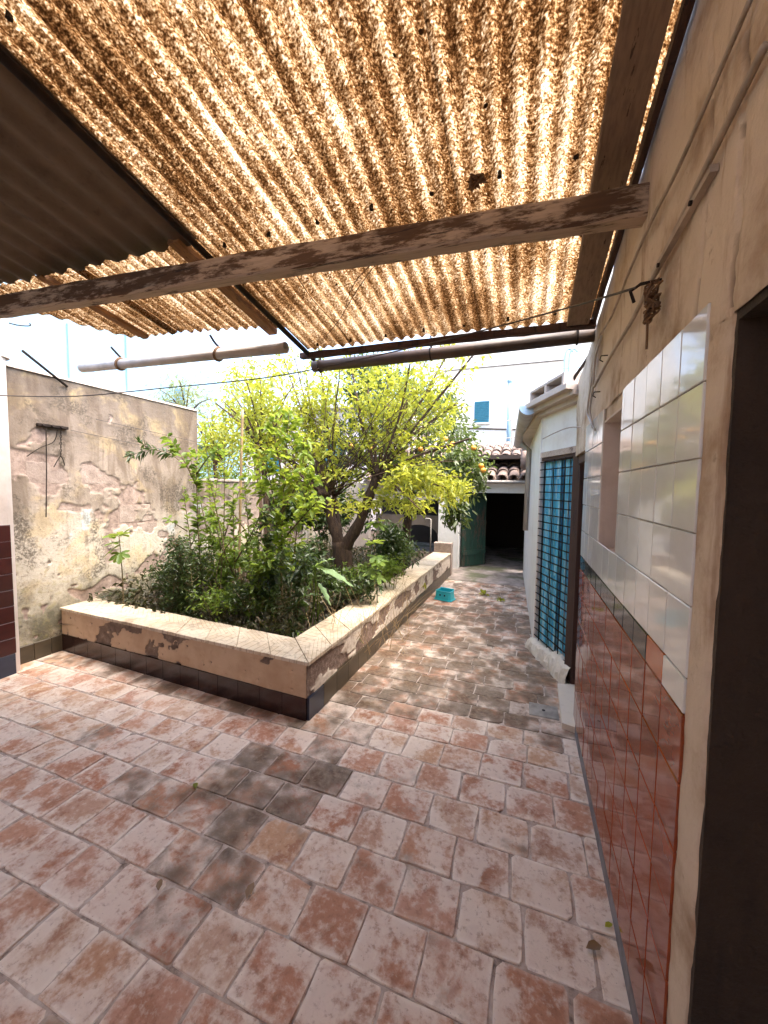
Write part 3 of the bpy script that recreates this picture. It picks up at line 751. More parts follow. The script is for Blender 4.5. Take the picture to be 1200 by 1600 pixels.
plain(bpy.data.objects['plaster_coat.003'] if 'plaster_coat.003' in bpy.data.objects else bpy.data.objects[[o.name for o in bpy.data.objects if o.name.startswith('plaster_coat')][-1]], GW)
b = MB(); b.prism([(XG - .30, ZT - .003), (XG + .022, ZT - .003), (XG + .018, ZT + .02), (XG - .14, ZT + .045), (XG - .30, ZT + .02)], YA, YB + .01, 1); part(b, 'coping', M['slab'], GW)
b = MB()
for j in range(3): 
    part(MB().box((XG + .0, 1.97 + j * .135, 0), (XG + .028, 2.102 + j * .135, .158), .003), 'plinth_tile', M['olive'], GW)
# horizontal wires and the iron bracket with chain
GL = thing('low_garden_wall', 'lower grey block wall continuing behind the shrubs at the garden edge', 'wall', loc=(XG, 6, 0))
YC = 7.9
part(MB().box((XG - .28, YB + .012, -.05), (XG - .016, YC, 1.655)), 'masonry', M['mortar'], GL)
def lmask(a, bb):
    f = fbm(a * 2.4 + 4, bb * 2.8, 0, 5, 71); return .9 - np.clip((f - .47) * 6, 0, .8) * np.exp(-((bb - 1.0) / .5) ** 4)
lo = peel_sheet('plaster_coat', (XG, YB + .012, 0), (0, 1, 0), (0, 0, 1), (1, 0, 0), YC - YB - .012, 1.66, .016, lmask, .014, M['leftwall'], None, .006, 23); plain(lo, GL)
part(MB().box((XG - .29, YB + .012, 1.6605), (XG + .03, YC, 1.70), .006), 'coping', M['slab'], GL)
z = .8; rr = 0
while z < 1.5:
    y = YB + .02 - .2 * (rr % 2)
    while y < 6.3:
        y1 = max(y, YB + .02); part(MB().box((XG - .10, y1 + .005, z + .004), (XG - .001, y + .395, z + .203), .006), 'block', M['block'], GL); y += .41
    z += .212; rr += 1
BR = thing('iron_bracket', 'rusty iron bracket with hanging rod and chain on the stained garden wall', 'bracket', loc=atx(85, 665, XG))
p0 = atx(60, 663, XG + .05); p1 = atx(108, 666, XG + .05)
b = MB(); b.box((XG + .012, p0.y, p0.z - .012), (XG + .045, p1.y, p0.z + .014), .003); part(b, 'mounting_bar', M['iron'], BR)
b = MB(); ya = p0.y + (p1.y - p0.y) * .1; yb_ = p0.y + (p1.y - p0.y) * .55
for i in range(3): 
    yy = p0.y + (p1.y - p0.y) * (.15 + .3 * i); part(MB().tube([(XG + .045, yy, p0.z), (XG + .06, yy, p0.z + .004)], .012, 6), 'bolt', M['iron'], BR)
c0 = atx(72, 668, XG + .045); c1 = atx(72, 808, XG + .045)
part(MB().tube([c0, (c0 + c1) / 2 + Vector((0, .004, 0)), c1], .0045, 5), 'rod', M['iron'], BR)
d0 = atx(95, 668, XG + .045); d1 = atx(95, 712, XG + .045)
ch = MB(); nlk = 8
for i in range(nlk):
    q = d0.lerp(d1, (i + .5) / nlk); ang = (i % 2) * math.pi / 2
    ring = [q + Vector((math.sin(ang) * math.cos(t) * .007, math.cos(ang) * math.cos(t) * .007, math.sin(t) * .015)) for t in [k * math.pi / 4 for k in range(9)]]
    ch.tube(ring, .003, 4)
ch.tube(smooth_path([d1, d1 + Vector((0, -.03, -.05)), d1 + Vector((0, -.06, -.11))]), .004, 5); ch.tube(smooth_path([d1, d1 + Vector((0, .02, -.04)), d1 + Vector((0, .03, -.09))]), .004, 5)
part(ch, 'chain', M['iron'], BR)
part(MB().tube(smooth_path([atx(90, 672, XG + .03), atx(84, 690, XG + .03), atx(62, 700, XG + .03), atx(42, 713, XG + .03)]), .004, 5), 'wire_end', M['iron'], BR)
o = MB(); pA = at(35, 548, 2.05); pB = atx(105, 604, XG + .02)
tag(MB().tube([pA, pB], .011, 6).build('stay_rod', M['iron'], smooth=True), 'thin dark steel rod slanting from the wall end to the garden wall top', 'rod')

# ------------------------------------------------------------------ planter
PL = thing('planter', 'low L shaped planter wall with chevron coping tiles and dark tiled plinth', 'planter', loc=(CX, CY, 0))
YE = 6.95; PT = .40; WI = .29
fy = lambda x: front_y(x); sx = lambda y: side_x(y)
XLft = XG + .02
outer = [(XLft, fy(XLft) + .012), (CX - .012, CY + .012), (sx(YE) - .012, YE), (sx(YE) - WI, YE), (CX - WI, CY + WI), (XLft, fy(XLft) + WI)]
part(MB().prism(outer, 0.0, PT - .002), 'core', M['mortar'], PL)
def pmask(seed, thr, z0=.175):
    def f(a, bb):
        return .9 - np.clip((fbm(a * 3.2, bb * 4.0, 0, 5, seed) - thr) * 7, 0, .8) - np.where(vnoise(a * 24, bb * 24, 0, seed + 3) > .9, .5, 0)
    return f
fl = math.hypot(CX - XLft, fy(XLft) - CY); fd = ((CX - XLft) / fl, (CY - fy(XLft)) / fl, 0)
o = peel_sheet('render_coat', (XLft, fy(XLft), .165), fd, (0, 0, 1), (fd[1], -fd[0], 0), fl, PT - .167, .009, pmask(83, .60), .009, M['planter'], None, .004, 5); plain(o, PL)
sd = math.hypot(sx(YE) - CX, YE - CY); sv = ((sx(YE) - CX) / sd, (YE - CY) / sd, 0)
def smask(a, bb):
    f = fbm(a * 4.2, bb * 6.0, 0, 6, 91)
    core = np.exp(-((bb - .12) / .09) ** 4) * np.exp(-((a - 1.0) / 1.6) ** 4)
    return .9 - core * np.clip((f - .40) * 8, 0, .8) - np.clip((f - .58) * 7, 0, .6)
o = peel_sheet('render_coat', (CX, CY, .165), sv, (0, 0, 1), (sv[1], -sv[0], 0), sd, PT - .167, .010, smask, .008, M['planter_side'], None, .005, 6); plain(o, PL)
n = 14
for i in range(n):
    t0 = i / n; t1 = (i + 1) / n; q0 = Vector((XLft, fy(XLft), 0)).lerp(Vector((CX, CY, 0)), t0); q1 = Vector((XLft, fy(XLft), 0)).lerp(Vector((CX, CY, 0)), t1)
    nv = Vector((fd[1], -fd[0], 0)); dd = Vector(fd)
    q0 += dd * .0015; q1 -= dd * .0015
    part(MB().prism([tuple((q0 + nv * .016)[:2]), tuple((q1 + nv * .016)[:2]), tuple((q1 - nv * .004)[:2]), tuple((q0 - nv * .004)[:2])], .0, .164 + rng.uniform(-.002, .002)), 'plinth_tile', M['gtile'], PL)
n = 24
for i in range(n):
    q0 = Vector((CX, CY, 0)).lerp(Vector((sx(YE), YE, 0)), i / n); q1 = Vector((CX, CY, 0)).lerp(Vector((sx(YE), YE, 0)), (i + 1) / n)
    dd = Vector(sv); nv = Vector((sv[1], -sv[0], 0)); q0 += dd * .0015; q1 -= dd * .0015
    part(MB().prism([tuple((q0 + nv * .016)[:2]), tuple((q1 + nv * .016)[:2]), tuple((q1 - nv * .004)[:2]), tuple((q0 - nv * .004)[:2])], .0, .164 + rng.uniform(-.002, .002)), 'plinth_tile', M['navy'] if i == 0 else M['olive'], PL)
# coping tiles
def quad_tile(name, q, z0, z1, mat, root):
    c = sum((Vector(p) for p in q), Vector((0, 0))) / 4
    vs = [(p[0], p[1], z0) for p in q] + [(p[0], p[1], z1 - .003) for p in q] + [(c.x + (p[0]-c.x) * .985, c.y + (p[1]-c.y) * .985, z1) for p in q]
    fs = [(3,2,1,0)] + [(i, (i+1) % 4, 4+(i+1) % 4, 4+i) for i in range(4)] + [(4+i, 4+(i+1) % 4, 8+(i+1) % 4, 8+i) for i in range(4)] + [(8,9,10,11)]
    o = MB().add(vs, fs).build(name, mat); me = o.data
    l = me.uv_layers.new(name='UVMap'); uvq = [(0, 0), (1, 0), (1, 1), (0, 1)]
    for lp in me.loops: l.data[lp.index].uv = uvq[lp.vertex_index % 4]
    return plain(o, root)
ov = .022
F0 = Vector((XLft, fy(XLft) - ov)); F1 = Vector((CX + ov, CY - ov)); I0 = Vector((XLft, fy(XLft) + WI + .02)); I1 = Vector((CX - WI - .01, CY + WI + .02))
n = 9
for i in range(n):
    a, c = i / n + .0006, (i + 1) / n - .0006
    quad_tile('coping_tile', [tuple(F0.lerp(F1, a)), tuple(F0.lerp(F1, c)), tuple(I0.lerp(I1, c)), tuple(I0.lerp(I1, a))], PT - .001, PT + .024 + rng.uniform(-.0015, .0015), M['coping'], PL)
S0 = Vector((CX + ov, CY - ov)); S1 = Vector((sx(YE) + ov, YE)); J0 = Vector((CX - WI - .01, CY + WI + .02)); J1 = Vector((sx(YE) - WI - .01, YE))
n = 15
for i in range(n):
    a, c = i / n + .0006, (i + 1) / n - .0006
    quad_tile('coping_tile', [tuple(S0.lerp(S1, a)), tuple(S0.lerp(S1, c)), tuple(J0.lerp(J1, c)), tuple(J0.lerp(J1, a))], PT - .001, PT + .0245 + rng.uniform(-.0015, .0015), M['coping'], PL)
part(MB().box((sx(YE) - WI - .01, YE - .0, .0), (sx(YE) + .03, YE + .16, .60), .008), 'end_block', M['block'], PL)
bed = MB(); nb = 40
xs = np.linspace(XG - .02, CX - .05, nb); ys = np.linspace(CY + .12, 7.6, nb)
gx, gy = np.meshgrid(xs, ys, indexing='ij'); gz = .27 + (fbm(gx * 3, gy * 3, 0, 4, 2) - .5) * .16
idx = np.arange(nb * nb).reshape(nb, nb)
bedo = link('planting_bed', np_mesh('planting_bed', np.stack([gx, gy, gz], -1).reshape(-1, 3), np.stack([idx[:-1, :-1], idx[1:, :-1], idx[1:, 1:], idx[:-1, 1:]], -1).reshape(-1, 4), M['soil'], True)); tag(bedo, kind='structure')

# ------------------------------------------------------------------ roof: beam, planks, sheets
def skew_box(p0, p1, w, h, name, mat, root=None, wob=0.0, seg=1, ch=.006, seed=1):
    """timber from p0 to p1 (centre line of underside), width across, height up"""
    p0, p1 = Vector(p0), Vector(p1); d = (p1 - p0).normalized(); s = d.cross(Vector((0, 0, 1))).normalized(); u = s.cross(d)
    b = MB(); r = random.Random(seed); rings = []
    for i in range(seg + 1):
        c = p0.lerp(p1, i / seg)
        prof = [(-w/2 + ch, 0), (w/2 - ch, 0), (w/2, ch), (w/2, h - ch), (w/2 - ch, h), (-w/2 + ch, h), (-w/2, h - ch), (-w/2, ch)]
        rings.append([c + s * (a + r.uniform(-wob, wob)) + u * (q + r.uniform(-wob, wob)) for a, q in prof])
    vs = [p for rg in rings for p in rg]; fs = [tuple(range(8))[::-1], tuple(range(seg * 8, seg * 8 + 8))]
    for i in range(seg):
        for k in range(8): fs.append((i*8+k, i*8+(k+1) % 8, i*8+8+(k+1) % 8, i*8+8+k))
    o = b.add(vs, fs).build(name, mat)
    if root: plain(o, root)
    return o
bL = Vector((-4.02, 1.44, 2.655)); bR = Vector((.385, 1.64, 2.548))
o = skew_box(bL, bR, .078, .108, 'roof_beam', M['beam'], None, .003, 40, .01, 3); tag(o, 'thick roof beam with flaking cream paint crossing under the corrugated sheets', 'beam')
RS = .1809
def rz(y, off=0): return roof_z(y) + off
ROOF = thing('corrugated_roof', 'translucent leaf littered corrugated fibreglass roof over the patio', 'roof', loc=(-.6, 1.0, 2.8))
def corr_sheet(name, x0, x1, y0, yend, mat, root, off=.05, amp=.010, pitch=ROOF_PITCH, ny=26, thick=.003, seed=0, sag=.006):
    nx = int((x1 - x0) / pitch * 10); xs = np.linspace(x0, x1, nx)
    ye = np.array([yend(x) for x in xs]); rag = (fbm(xs * 30, xs * 0, 0, 3, seed) - .5) * .03
    T = np.linspace(0, 1, ny)
    X = np.repeat(xs[:, None], ny, 1); Y = y0 + T[None] * (ye + rag - y0)[:, None]
    Z = 2.543 - RS * (Y - 2.65) + off + amp * np.sin(2 * np.pi * X / pitch) + (fbm(X * 1.3, Y * 1.3, 0, 3, seed) - .5) * sag * 2
    lo = np.stack([X, Y, Z], -1).reshape(-1, 3); hi = lo + np.array([0, 0, thick])
    idx = np.arange(nx * ny).reshape(nx, ny); q = np.stack([idx[:-1, :-1], idx[1:, :-1], idx[1:, 1:], idx[:-1, 1:]], -1).reshape(-1, 4)
    m = nx * ny
    rim = list(idx[:, 0]) + list(idx[-1, 1:]) + list(idx[::-1, -1][1:]) + list(idx[0, ::-1][1:-1])
    rq = np.array([[rim[i], rim[(i+1) % len(rim)], rim[(i+1) % len(rim)] + m, rim[i] + m] for i in range(len(rim))])
    return plain(link(name, np_mesh(name, np.concatenate([lo, hi]), np.concatenate([q[:, ::-1], q + m, rq]), mat, True)), root)
def thin_sheet(*a, **k): return corr_sheet(*a, **k)
xe = [-1.56, -.93, -.30, .345]
for i in range(3): corr_sheet('roof_sheet', xe[i] - (.002 if i else 0), xe[i+1], -2.2, lambda x: 2.60 + .03 * (x + .6), M['fibre'], ROOF, off=.072 + .0015 * (i % 2), seed=3)
def lend(x):
    if x < -2.85: return 1.60 + (x + 3.35) / .5 * .53
    return 2.13 + (x + 2.85) / 1.3 * .17
corr_sheet('roof_sheet', -3.35, -2.40, 1.50, lend, M['fibre'], ROOF, off=.078, seed=7)
corr_sheet('roof_sheet', -2.46, -1.555, 1.50, lend, M['fibre'], ROOF, off=.088, seed=8)
RO = thing('fibre_cement_roof', 'dark opaque fibre cement roof sheet on the upper left', 'roof', loc=(-3, .2, 2.9))
corr_sheet('roof_sheet', -4.7, -1.553, -2.2, lambda x: 1.53 - .035 * (-1.6 - x), M['asbestos'], RO, off=.055, amp=.010, pitch=.146, thick=.006, seed=9)
# iron bar, battens and plank
b = MB().tube([(-1.58, -2.2, rz(-2.2, .045)), (-1.56, 1.2, rz(1.2, .036)), (-1.55, 2.64, rz(2.64, .03))], .017, 8)
tag(b.build('iron_bar', M['iron'], smooth=True), 'dark iron bar running down the roof slope beside the opaque sheet', 'bar')
o = skew_box((-1.66, 1.48, rz(1.48, .03)), (-1.66, 2.28, rz(2.28, .03)), .07, .035, 'roof_batten', M['batten'], None, .002, 8, .004); tag(o, 'short orange brown timber batten beside the iron bar', 'batten')
o = skew_box((-2.68, 1.47, rz(1.47, .035)), (-2.66, 2.12, rz(2.12, .035)), .055, .03, 'roof_batten', M['batten'], None, .002, 8, .004); tag(o, 'brown timber batten under the left translucent sheet', 'batten')
o = skew_box((.230, -2.2, rz(-2.2, .02)), (.262, 2.60, rz(2.60, .012)), .118, .03, 'roof_plank', M['plank'], None, .002, 24, .004); tag(o, 'wide whitewashed plank running along the roof near the house wall', 'plank')
o = skew_box((.350, -2.2, rz(-2.2, .03)), (.346, 2.62, rz(2.62, .015)), .022, .05, 'wall_batten', M['darkwood'], None, .003, 30, .004); tag(o, 'narrow dark batten between the roof sheet edge and the house wall', 'batten')
o = skew_box((-1.62, 2.575, rz(2.6, .012)), (.36, 2.60, rz(2.6, .004)), .05, .04, 'eave_batten', M['darkwood'], None, .003, 20, .004); tag(o, 'dark stained eave batten along the front of the translucent roof', 'batten')
# half round gutter on the right eave, pipe on the left
def half_pipe(p0, p1, r, mat, name, ends=True, th=.004):
    p0, p1 = Vector(p0), Vector(p1); d = (p1 - p0).normalized(); s = d.cross(Vector((0, 0, 1))).normalized(); u = s.cross(d); n = 12; vs = []; fs = []
    for c in (p0, p1):
        for rr in (r, r - th):
            for i in range(n + 1):
                a = math.pi + math.pi * i / n; vs.append(c + s * math.cos(a) * rr + u * math.sin(a) * rr)
    k = n + 1
    for i in range(n):
        fs += [(i, i+1, 2*k+i+1, 2*k+i), (k+i, 3*k+i, 3*k+i+1, k+i+1), (i, k+i, k+i+1, i+1), (2*k+i, 2*k+i+1, 3*k+i+1, 3*k+i)]
    fs += [(0, 2*k, 3*k, k), (n, k+n, 3*k+n, 2*k+n)]
    return MB().add(vs, fs).build(name, mat, smooth=True)
gL = at(490, 573, 2.70); gR = at(930, 523, 2.70)
GT = thing('eave_gutter', 'brown stained round gutter pipe slung under the right eave', 'gutter', loc=gL)
part(MB().tube([gL, gL.lerp(gR, .5) + Vector((0, 0, -.006)), gR], .042, 14), 'pipe', M['gutter'], GT, smooth=True)
for t in (.03, .48, .95):
    q = gL.lerp(gR, t); ring = [q + Vector((0, math.cos(a) * .047, math.sin(a) * .047)) for a in [k * math.pi / 8 for k in range(17)]]
    part(MB().tube(ring + [q + Vector((0, -.03, .11))], .005, 5), 'strap', M['iron'], GT)
pL = at(128, 575, 2.32); pR = at(447, 543, 2.32)
PP = thing('drain_pipe', 'dusty grey plastic pipe hanging below the left roof edge', 'pipe', loc=pL)
hol = MB(); rr_ = .038; dpp = (pR - pL).normalized()
ring = []
n = 16; s_ = dpp.cross(Vector((0, 0, 1))).normalized(); u_ = s_.cross(dpp); vs = []; fs = []
for c in (pL, pR):
    for R_ in (rr_, rr_ - .004):
        for i in range(n): a = 2 * math.pi * i / n; vs.append(c + (s_ * math.cos(a) + u_ * math.sin(a)) * R_)
for i in range(n):
    j = (i + 1) % n; fs += [(i, j, 2*n+j, 2*n+i), (n+i, 3*n+i, 3*n+j, n+j), (i, n+i, n+j, j), (2*n+i, 2*n+j, 3*n+j, 3*n+i)]
part(MB().add(vs, fs), 'pipe', M['pvc'], PP, smooth=True)
for t in (.23, .72):
    q = pL.lerp(pR, t)
    ring = [q + s_ * math.cos(a) * .044 + u_ * math.sin(a) * .044 + dpp * math.sin(a) * .012 for a in [k * math.pi / 8 for k in range(17)]]
    part(MB().tube(ring, .010, 5), 'strap', M['rope'], PP)
    part(MB().tube(smooth_path([q + Vector((0, 0, .055)), q + Vector((-.02, -.02, .085)), q + Vector((-.01, -.07, .115))]), .009, 5), 'strap_end', M['iron'], PP)

# clothes line
A = atx(-40, 617, -3.9); B = at(180, 617, 2.1); hookq = hookp + Vector((-.06, .03, 0))
mid = [(-40, 616, 1.75), (0, 618, 1.8), (120, 619, 2.0), (250, 607, 2.2), (430, 588, 2.35), (600, 553, 2.35), (740, 520, 2.2), (880, 483, 1.95)]
tag(MB().tube(smooth_path([at(*m) for m in mid] + [hookq], 5), .0042, 5).build('clothes_line', M['wire'], smooth=True), 'slack dark clothes line tied to the iron hook and crossing the patio', 'line')
for k_, (pa, pb) in enumerate([((150, 655), (305, 690)), ((110, 672), (300, 712))]):
    tag(MB().tube([atx(*pa, XG + .03), atx(*pb, XG + .03)], .003, 4).build('wall_wire', M['wire']), ('upper' if k_ == 0 else 'lower') + ' of two thin wires stretched along the garden wall', 'wire')
# debris clump and roof fixings
dq = sight(744, 284); dp = Vector(EYE + dq * ((2.543 + .045 + RS * 2.65 - 1.6) / (dq[2] + RS * dq[1])))
db = MB(); r4 = random.Random(8)
for i in range(26):
    a_ = Vector((r4.uniform(-.022, .022), r4.uniform(-.02, .02), r4.uniform(-.008, .010))); d_ = Vector((r4.uniform(-1, 1), r4.uniform(-1, 1), r4.uniform(-.4, .4))).normalized() * .022
    db.tube([dp + a_ - d_, dp + a_ + Vector((0, 0, .004)), dp + a_ + d_], [.002, .007, .002], 5)
tag(db.build('debris_clump', M['rope']), 'dark clump of debris stuck under the roof sheet near the beam', 'debris')
for xx_ in np.arange(-1.45, .30, .264):
    for yy_ in (-.2, .75, 1.60, 2.52):
        zz_ = rz(yy_, .058); part(MB().tube([(xx_, yy_, zz_), (xx_, yy_, zz_ + .03)], [.010, .006], 6), 'fixing_screw', M['iron'], ROOF)
# dry twigs caught under the sheet
tg = MB(); r3 = random.Random(12)
for (pts) in ([(655, 345), (610, 385), (560, 450), (530, 500), (505, 530)], [(600, 395), (555, 440), (540, 480)], [(460, 425), (490, 470), (540, 525), (555, 560)]):
    tg.tube(smooth_path([Vector(EYE + sight(*p) * ((2.543 + .02 + RS * 2.65 - 1.6) / (sight(*p)[2] + RS * sight(*p)[1]))) for p in pts], 4), .0022, 4)
tag(tg.build('dry_vine', M['twig']), 'thin dry vine stem trailing under the roof sheet past the beam', 'vine')

# ------------------------------------------------------------------ outbuilding on the right with the blue curtain door
OB = thing('outbuilding', 'white outbuilding with angled doorway and overhanging concrete slab', 'building', loc=(.3, 4.2, 0))
A2 = Vector((.405, 3.40)); B2 = Vector((.135, 4.06)); dv = (B2 - A2).normalized(); nvv = Vector((dv.y, -dv.x)) * -1
if nvv.x > 0: nvv = -nvv
LW = (B2 - A2).length
def onw(s, off, z): p = A2 + dv * s + nvv * off; return (p.x, p.y, z)
def wbox(s0, s1, o0, o1, z0, z1, name, mat, root):
    vs = [onw(s0, o0, z0), onw(s1, o0, z0), onw(s1, o1, z0), onw(s0, o1, z0), onw(s0, o0, z1), onw(s1, o0, z1), onw(s1, o1, z1), onw(s0, o1, z1)]
    return part(MB().add(vs, [(0,3,2,1),(4,5,6,7),(0,1,5,4),(1,2,6,5),(2,3,7,6),(3,0,4,7)]), name, mat, root)
# wall above the door and beyond it
wbox(.0, LW - .001, -.2, -.01, 1.955, 2.42, 'wall', M['white'], OB)
b = MB(); b.prism([(B2.x, B2.y), (.02, 7.75), (.5, 7.75), (.5, B2.y + .05)], -.02, 2.30); part(b, 'wall', M['white'], OB)
b = MB(); b.prism([(B2.x - .004, B2.y + .004), (B2.x + .006, B2.y - .022), (B2.x + .10, B2.y + .012), (B2.x + .05, B2.y + .10)], .0, 1.96); part(b, 'door_jamb', M['plaster_pillar'], OB)
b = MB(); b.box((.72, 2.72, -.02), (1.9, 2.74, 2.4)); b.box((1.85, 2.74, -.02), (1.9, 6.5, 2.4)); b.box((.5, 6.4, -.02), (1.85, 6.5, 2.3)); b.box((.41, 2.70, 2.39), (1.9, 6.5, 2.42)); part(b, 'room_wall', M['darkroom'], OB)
# rubble step
b = MB(); nz_ = 20; vs = []; fs = []
prof = [(-.04, .0), (.075, 0), (.07, .06), (.05, .12), (.015, .15), (-.04, .155)]
for i in range(nz_ + 1):
    s = -.05 + (LW + .08) * i / nz_
    hs = .75 + .5 * (1 - i / nz_) + rng.uniform(-.12, .12)
    for (o_, z_) in prof: vs.append(onw(s, o_ + rng.uniform(-.012, .012), z_ * hs + rng.uniform(-.008, .008)))
for i in range(nz_):
    for k in range(5): fs.append((i*6+k, (i+1)*6+k, (i+1)*6+k+1, i*6+k+1))
part(MB().add(vs, fs), 'broken_step', m_plaster('crumbling_lime', (.68, .62, .52), (.34, .28, .22), .6, 2.0, .9), OB)
# door: frame, header, curtain strips, grille
DR = thing('grille_door', 'blue fringe curtain behind a black metal grille in a dark doorway frame', 'door', loc=onw(.3, 0, .15))
wbox(.0, LW - .06, -.03, .02, 1.902, 1.953, 'header_board', M['header'], DR)
wbox(-.06, .055, -.07, .03, .05, 1.90, 'door_post', M['darkwood'], DR)
wbox(.055, LW - .06, -.045, .012, 1.872, 1.900, 'frame_rail', M['darkwood'], DR)
s = .06
cur = MB(); cuv = []
while s < LW - .012:
    w_ = rng.uniform(.010, .017); o0 = rng.uniform(-.03, -.012); o1 = rng.uniform(-.03, -.012)
    nseg = 10
    for i in range(nseg):
        z0 = .13 + (1.87 - .13) * i / nseg; z1 = .13 + (1.87 - .13) * (i + 1) / nseg
        cur.add([onw(s, o0, z0), onw(s + w_, o1, z0), onw(s + w_, o1, z1 - .001), onw(s, o0, z1 - .001)], [(0, 1, 2, 3)])
    s += w_ * .86
part(cur, 'fringe_curtain', M['bluestrip'], DR)
nb_ = 25
for i in range(nb_):
    z0 = .16 + (1.86 - .16) * i / (nb_ - 1)
    wbox(.056, LW - .02, .004, .010, z0 - .005, z0 + .005, 'grille_bar', M['iron'], DR)
for s in (.20, .40, .58): wbox(s - .004, s + .004, .0125, .019, .14, 1.872, 'grille_bar', M['iron'], DR)
# dark doorway between house wall and outbuilding: frame and half open leaf
DD = thing('dark_door', 'dark brown timber door frame at the end of the tiled wall', 'door', loc=(.42, 3.0, 0))
part(MB().box((XW + .02, 2.702, 1.80), (XW + .10, 3.40, 1.863), .004), 'frame_head', M['darkwood'], DD)
part(MB().box((XW + .03, 3.33, .04), (XW + .12, 3.398, 1.80), .004), 'frame_post', M['darkwood'], DD)
part(MB().box((XW + .13, 2.76, .03), (XW + .17, 3.32, 1.79), .004), 'door_leaf', M['darkwood'], DD)
# overhanging slab, corbel courses, hollow block, gutter
def skpoly(e): 
    P_ = [A2 + nvv * (.14 + e) - dv * .06, B2 + nvv * (.14 + e) + dv * .0, Vector((-.09 - e * .6, 5.2)), Vector((-.12 - e * .6, 7.4)), Vector((.45, 7.4)), Vector((.45, 3.42))]
    return [tuple(p) for p in P_]
part(MB().prism(skpoly(.03), 2.375, 2.415), 'roof_slab', M['slab'], OB)
part(MB().prism(skpoly(-.03), 2.335, 2.3745), 'corbel_course', M['slab'], OB)
part(MB().prism(skpoly(-.09), 2.295, 2.3345), 'corbel_course', M['slab'], OB)
HBk = thing('hollow_block', 'grey hollow concrete block lying on the edge of the outbuilding slab', 'block', loc=onw(.35, .1, 2.416))
def hb(s0, s1, z0, z1): return wbox(s0, s1, .0, .15, z0, z1, 'shell', M['slab'], HBk)
vsb = MB()
for (s0, s1, z0, z1) in ((.02, .66, 2.416, 2.436), (.02, .66, 2.502, 2.522), (.02, .05, 2.4362, 2.5018), (.325, .355, 2.4362, 2.5018), (.63, .66, 2.4362, 2.5018)):
    v_ = [onw(s0, .0, z0), onw(s1, .0, z0), onw(s1, .15, z0), onw(s0, .15, z0), onw(s0, .0, z1), onw(s1, .0, z1), onw(s1, .15, z1), onw(s0, .15, z1)]
    vsb.add(v_, [(0,3,2,1),(4,5,6,7),(0,1,5,4),(1,2,6,5),(2,3,7,6),(3,0,4,7)])
vsb.add([onw(.02, .02, 2.436), onw(.66, .02, 2.436), onw(.66, .02, 2.503), onw(.02, .02, 2.503)], [(0, 1, 2, 3)])
part(vsb, 'shell', M['slab'], HBk)
g0 = at(826, 634, 3.98); g1 = Vector((-.12, 6.9, g0.z - .03))
g0 = Vector((g0.x - .0, g0.y, g0.z))
RG = thing('roof_gutter', 'pale zinc half round gutter with blue end cap under the outbuilding slab', 'gutter', loc=g0)
plain(half_pipe(g0, g1, .085, M['zinc'], 'trough'), RG)
capv = [g0 + Vector((math.cos(math.pi + math.pi * i / 12) * .087, -.003, math.sin(math.pi + math.pi * i / 12) * .087)) for i in range(13)]
capb = [p + Vector((0, -.008, 0)) for p in capv]
part(MB().add(capv + capb, [tuple(range(13)), tuple(range(25, 12, -1))] + [(i, i+1, 14+i, 13+i) for i in range(12)]), 'end_cap', M['whitecap'], RG)
part(MB().tube([(g1.x + .05, 6.0, g1.z - .1), (.04, 6.0, g1.z - .2), (.03, 6.0, 1.0)], .035, 8), 'downpipe', M['zinc'], RG, smooth=True)
part(MB().tube(smooth_path([at(920, 668, 3.0), at(890, 668, 3.35), at(868, 676, 3.7), at(848, 686, 3.95)]), .005, 5), 'cable', M['cable'], OB)

# ------------------------------------------------------------------ far shed with tiled roof, white post, green door, lean-to
SH = thing('garden_shed', 'low white shed with clay tile roof and dark open doorway at the path end', 'shed', loc=(-.6, 7.8, 0))
YS = 7.8
part(MB().box((-1.20, YS, 1.525), (.08, YS + .14, 1.735)), 'lintel', M['white'], SH)
part(MB().box((-1.62, YS - .16, -.02), (-1.20, YS + .20, 1.72), .006), 'post', M['white'], SH)
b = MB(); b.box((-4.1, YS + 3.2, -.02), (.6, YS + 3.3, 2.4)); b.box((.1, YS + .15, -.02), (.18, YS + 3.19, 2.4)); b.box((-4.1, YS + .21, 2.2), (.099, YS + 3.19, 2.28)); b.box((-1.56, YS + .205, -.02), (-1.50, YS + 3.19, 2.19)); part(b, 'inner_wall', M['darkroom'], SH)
part(MB().box((-4.15, YS, 1.35), (-1.625, YS + .14, 1.70)), 'wall', M['plaster_pillar'], SH)
part(MB().box((-4.15, YS + .0, -.02), (-3.2, YS + .14, 1.349)), 'wall', M['plaster_pillar'], SH)
# wash basin arch inside the lean-to
arc = [(-2.6, .25), (-1.63, .25), (-1.63, .98), (-2.6, .98)]
n = 12; ap = [(-1.70 - .0, .25)] + [(-2.1 + .40 * math.cos(math.pi * i / n), .60 + .22 * math.sin(math.pi * i / n)) for i in range(n + 1)] + [(-2.5, .25), (-3.1, .25), (-3.1, 1.02), (-1.63, 1.02), (-1.63, .25)]
part(MB().prism(ap, YS + .16, YS + .28, 1), 'arch_wall', m_plaster('dim_arch_render', (.24, .19, .15), (.12, .09, .07), .5), SH)
part(MB().tube([(-1.72, 7.42, .3), (-1.72, 7.42, .98), (-1.75, 7.42, 1.0), (-1.83, 7.42, 1.0), (-1.84, 7.42, .95)], .014, 6), 'tap_pipe', M['zinc'], SH, smooth=True)
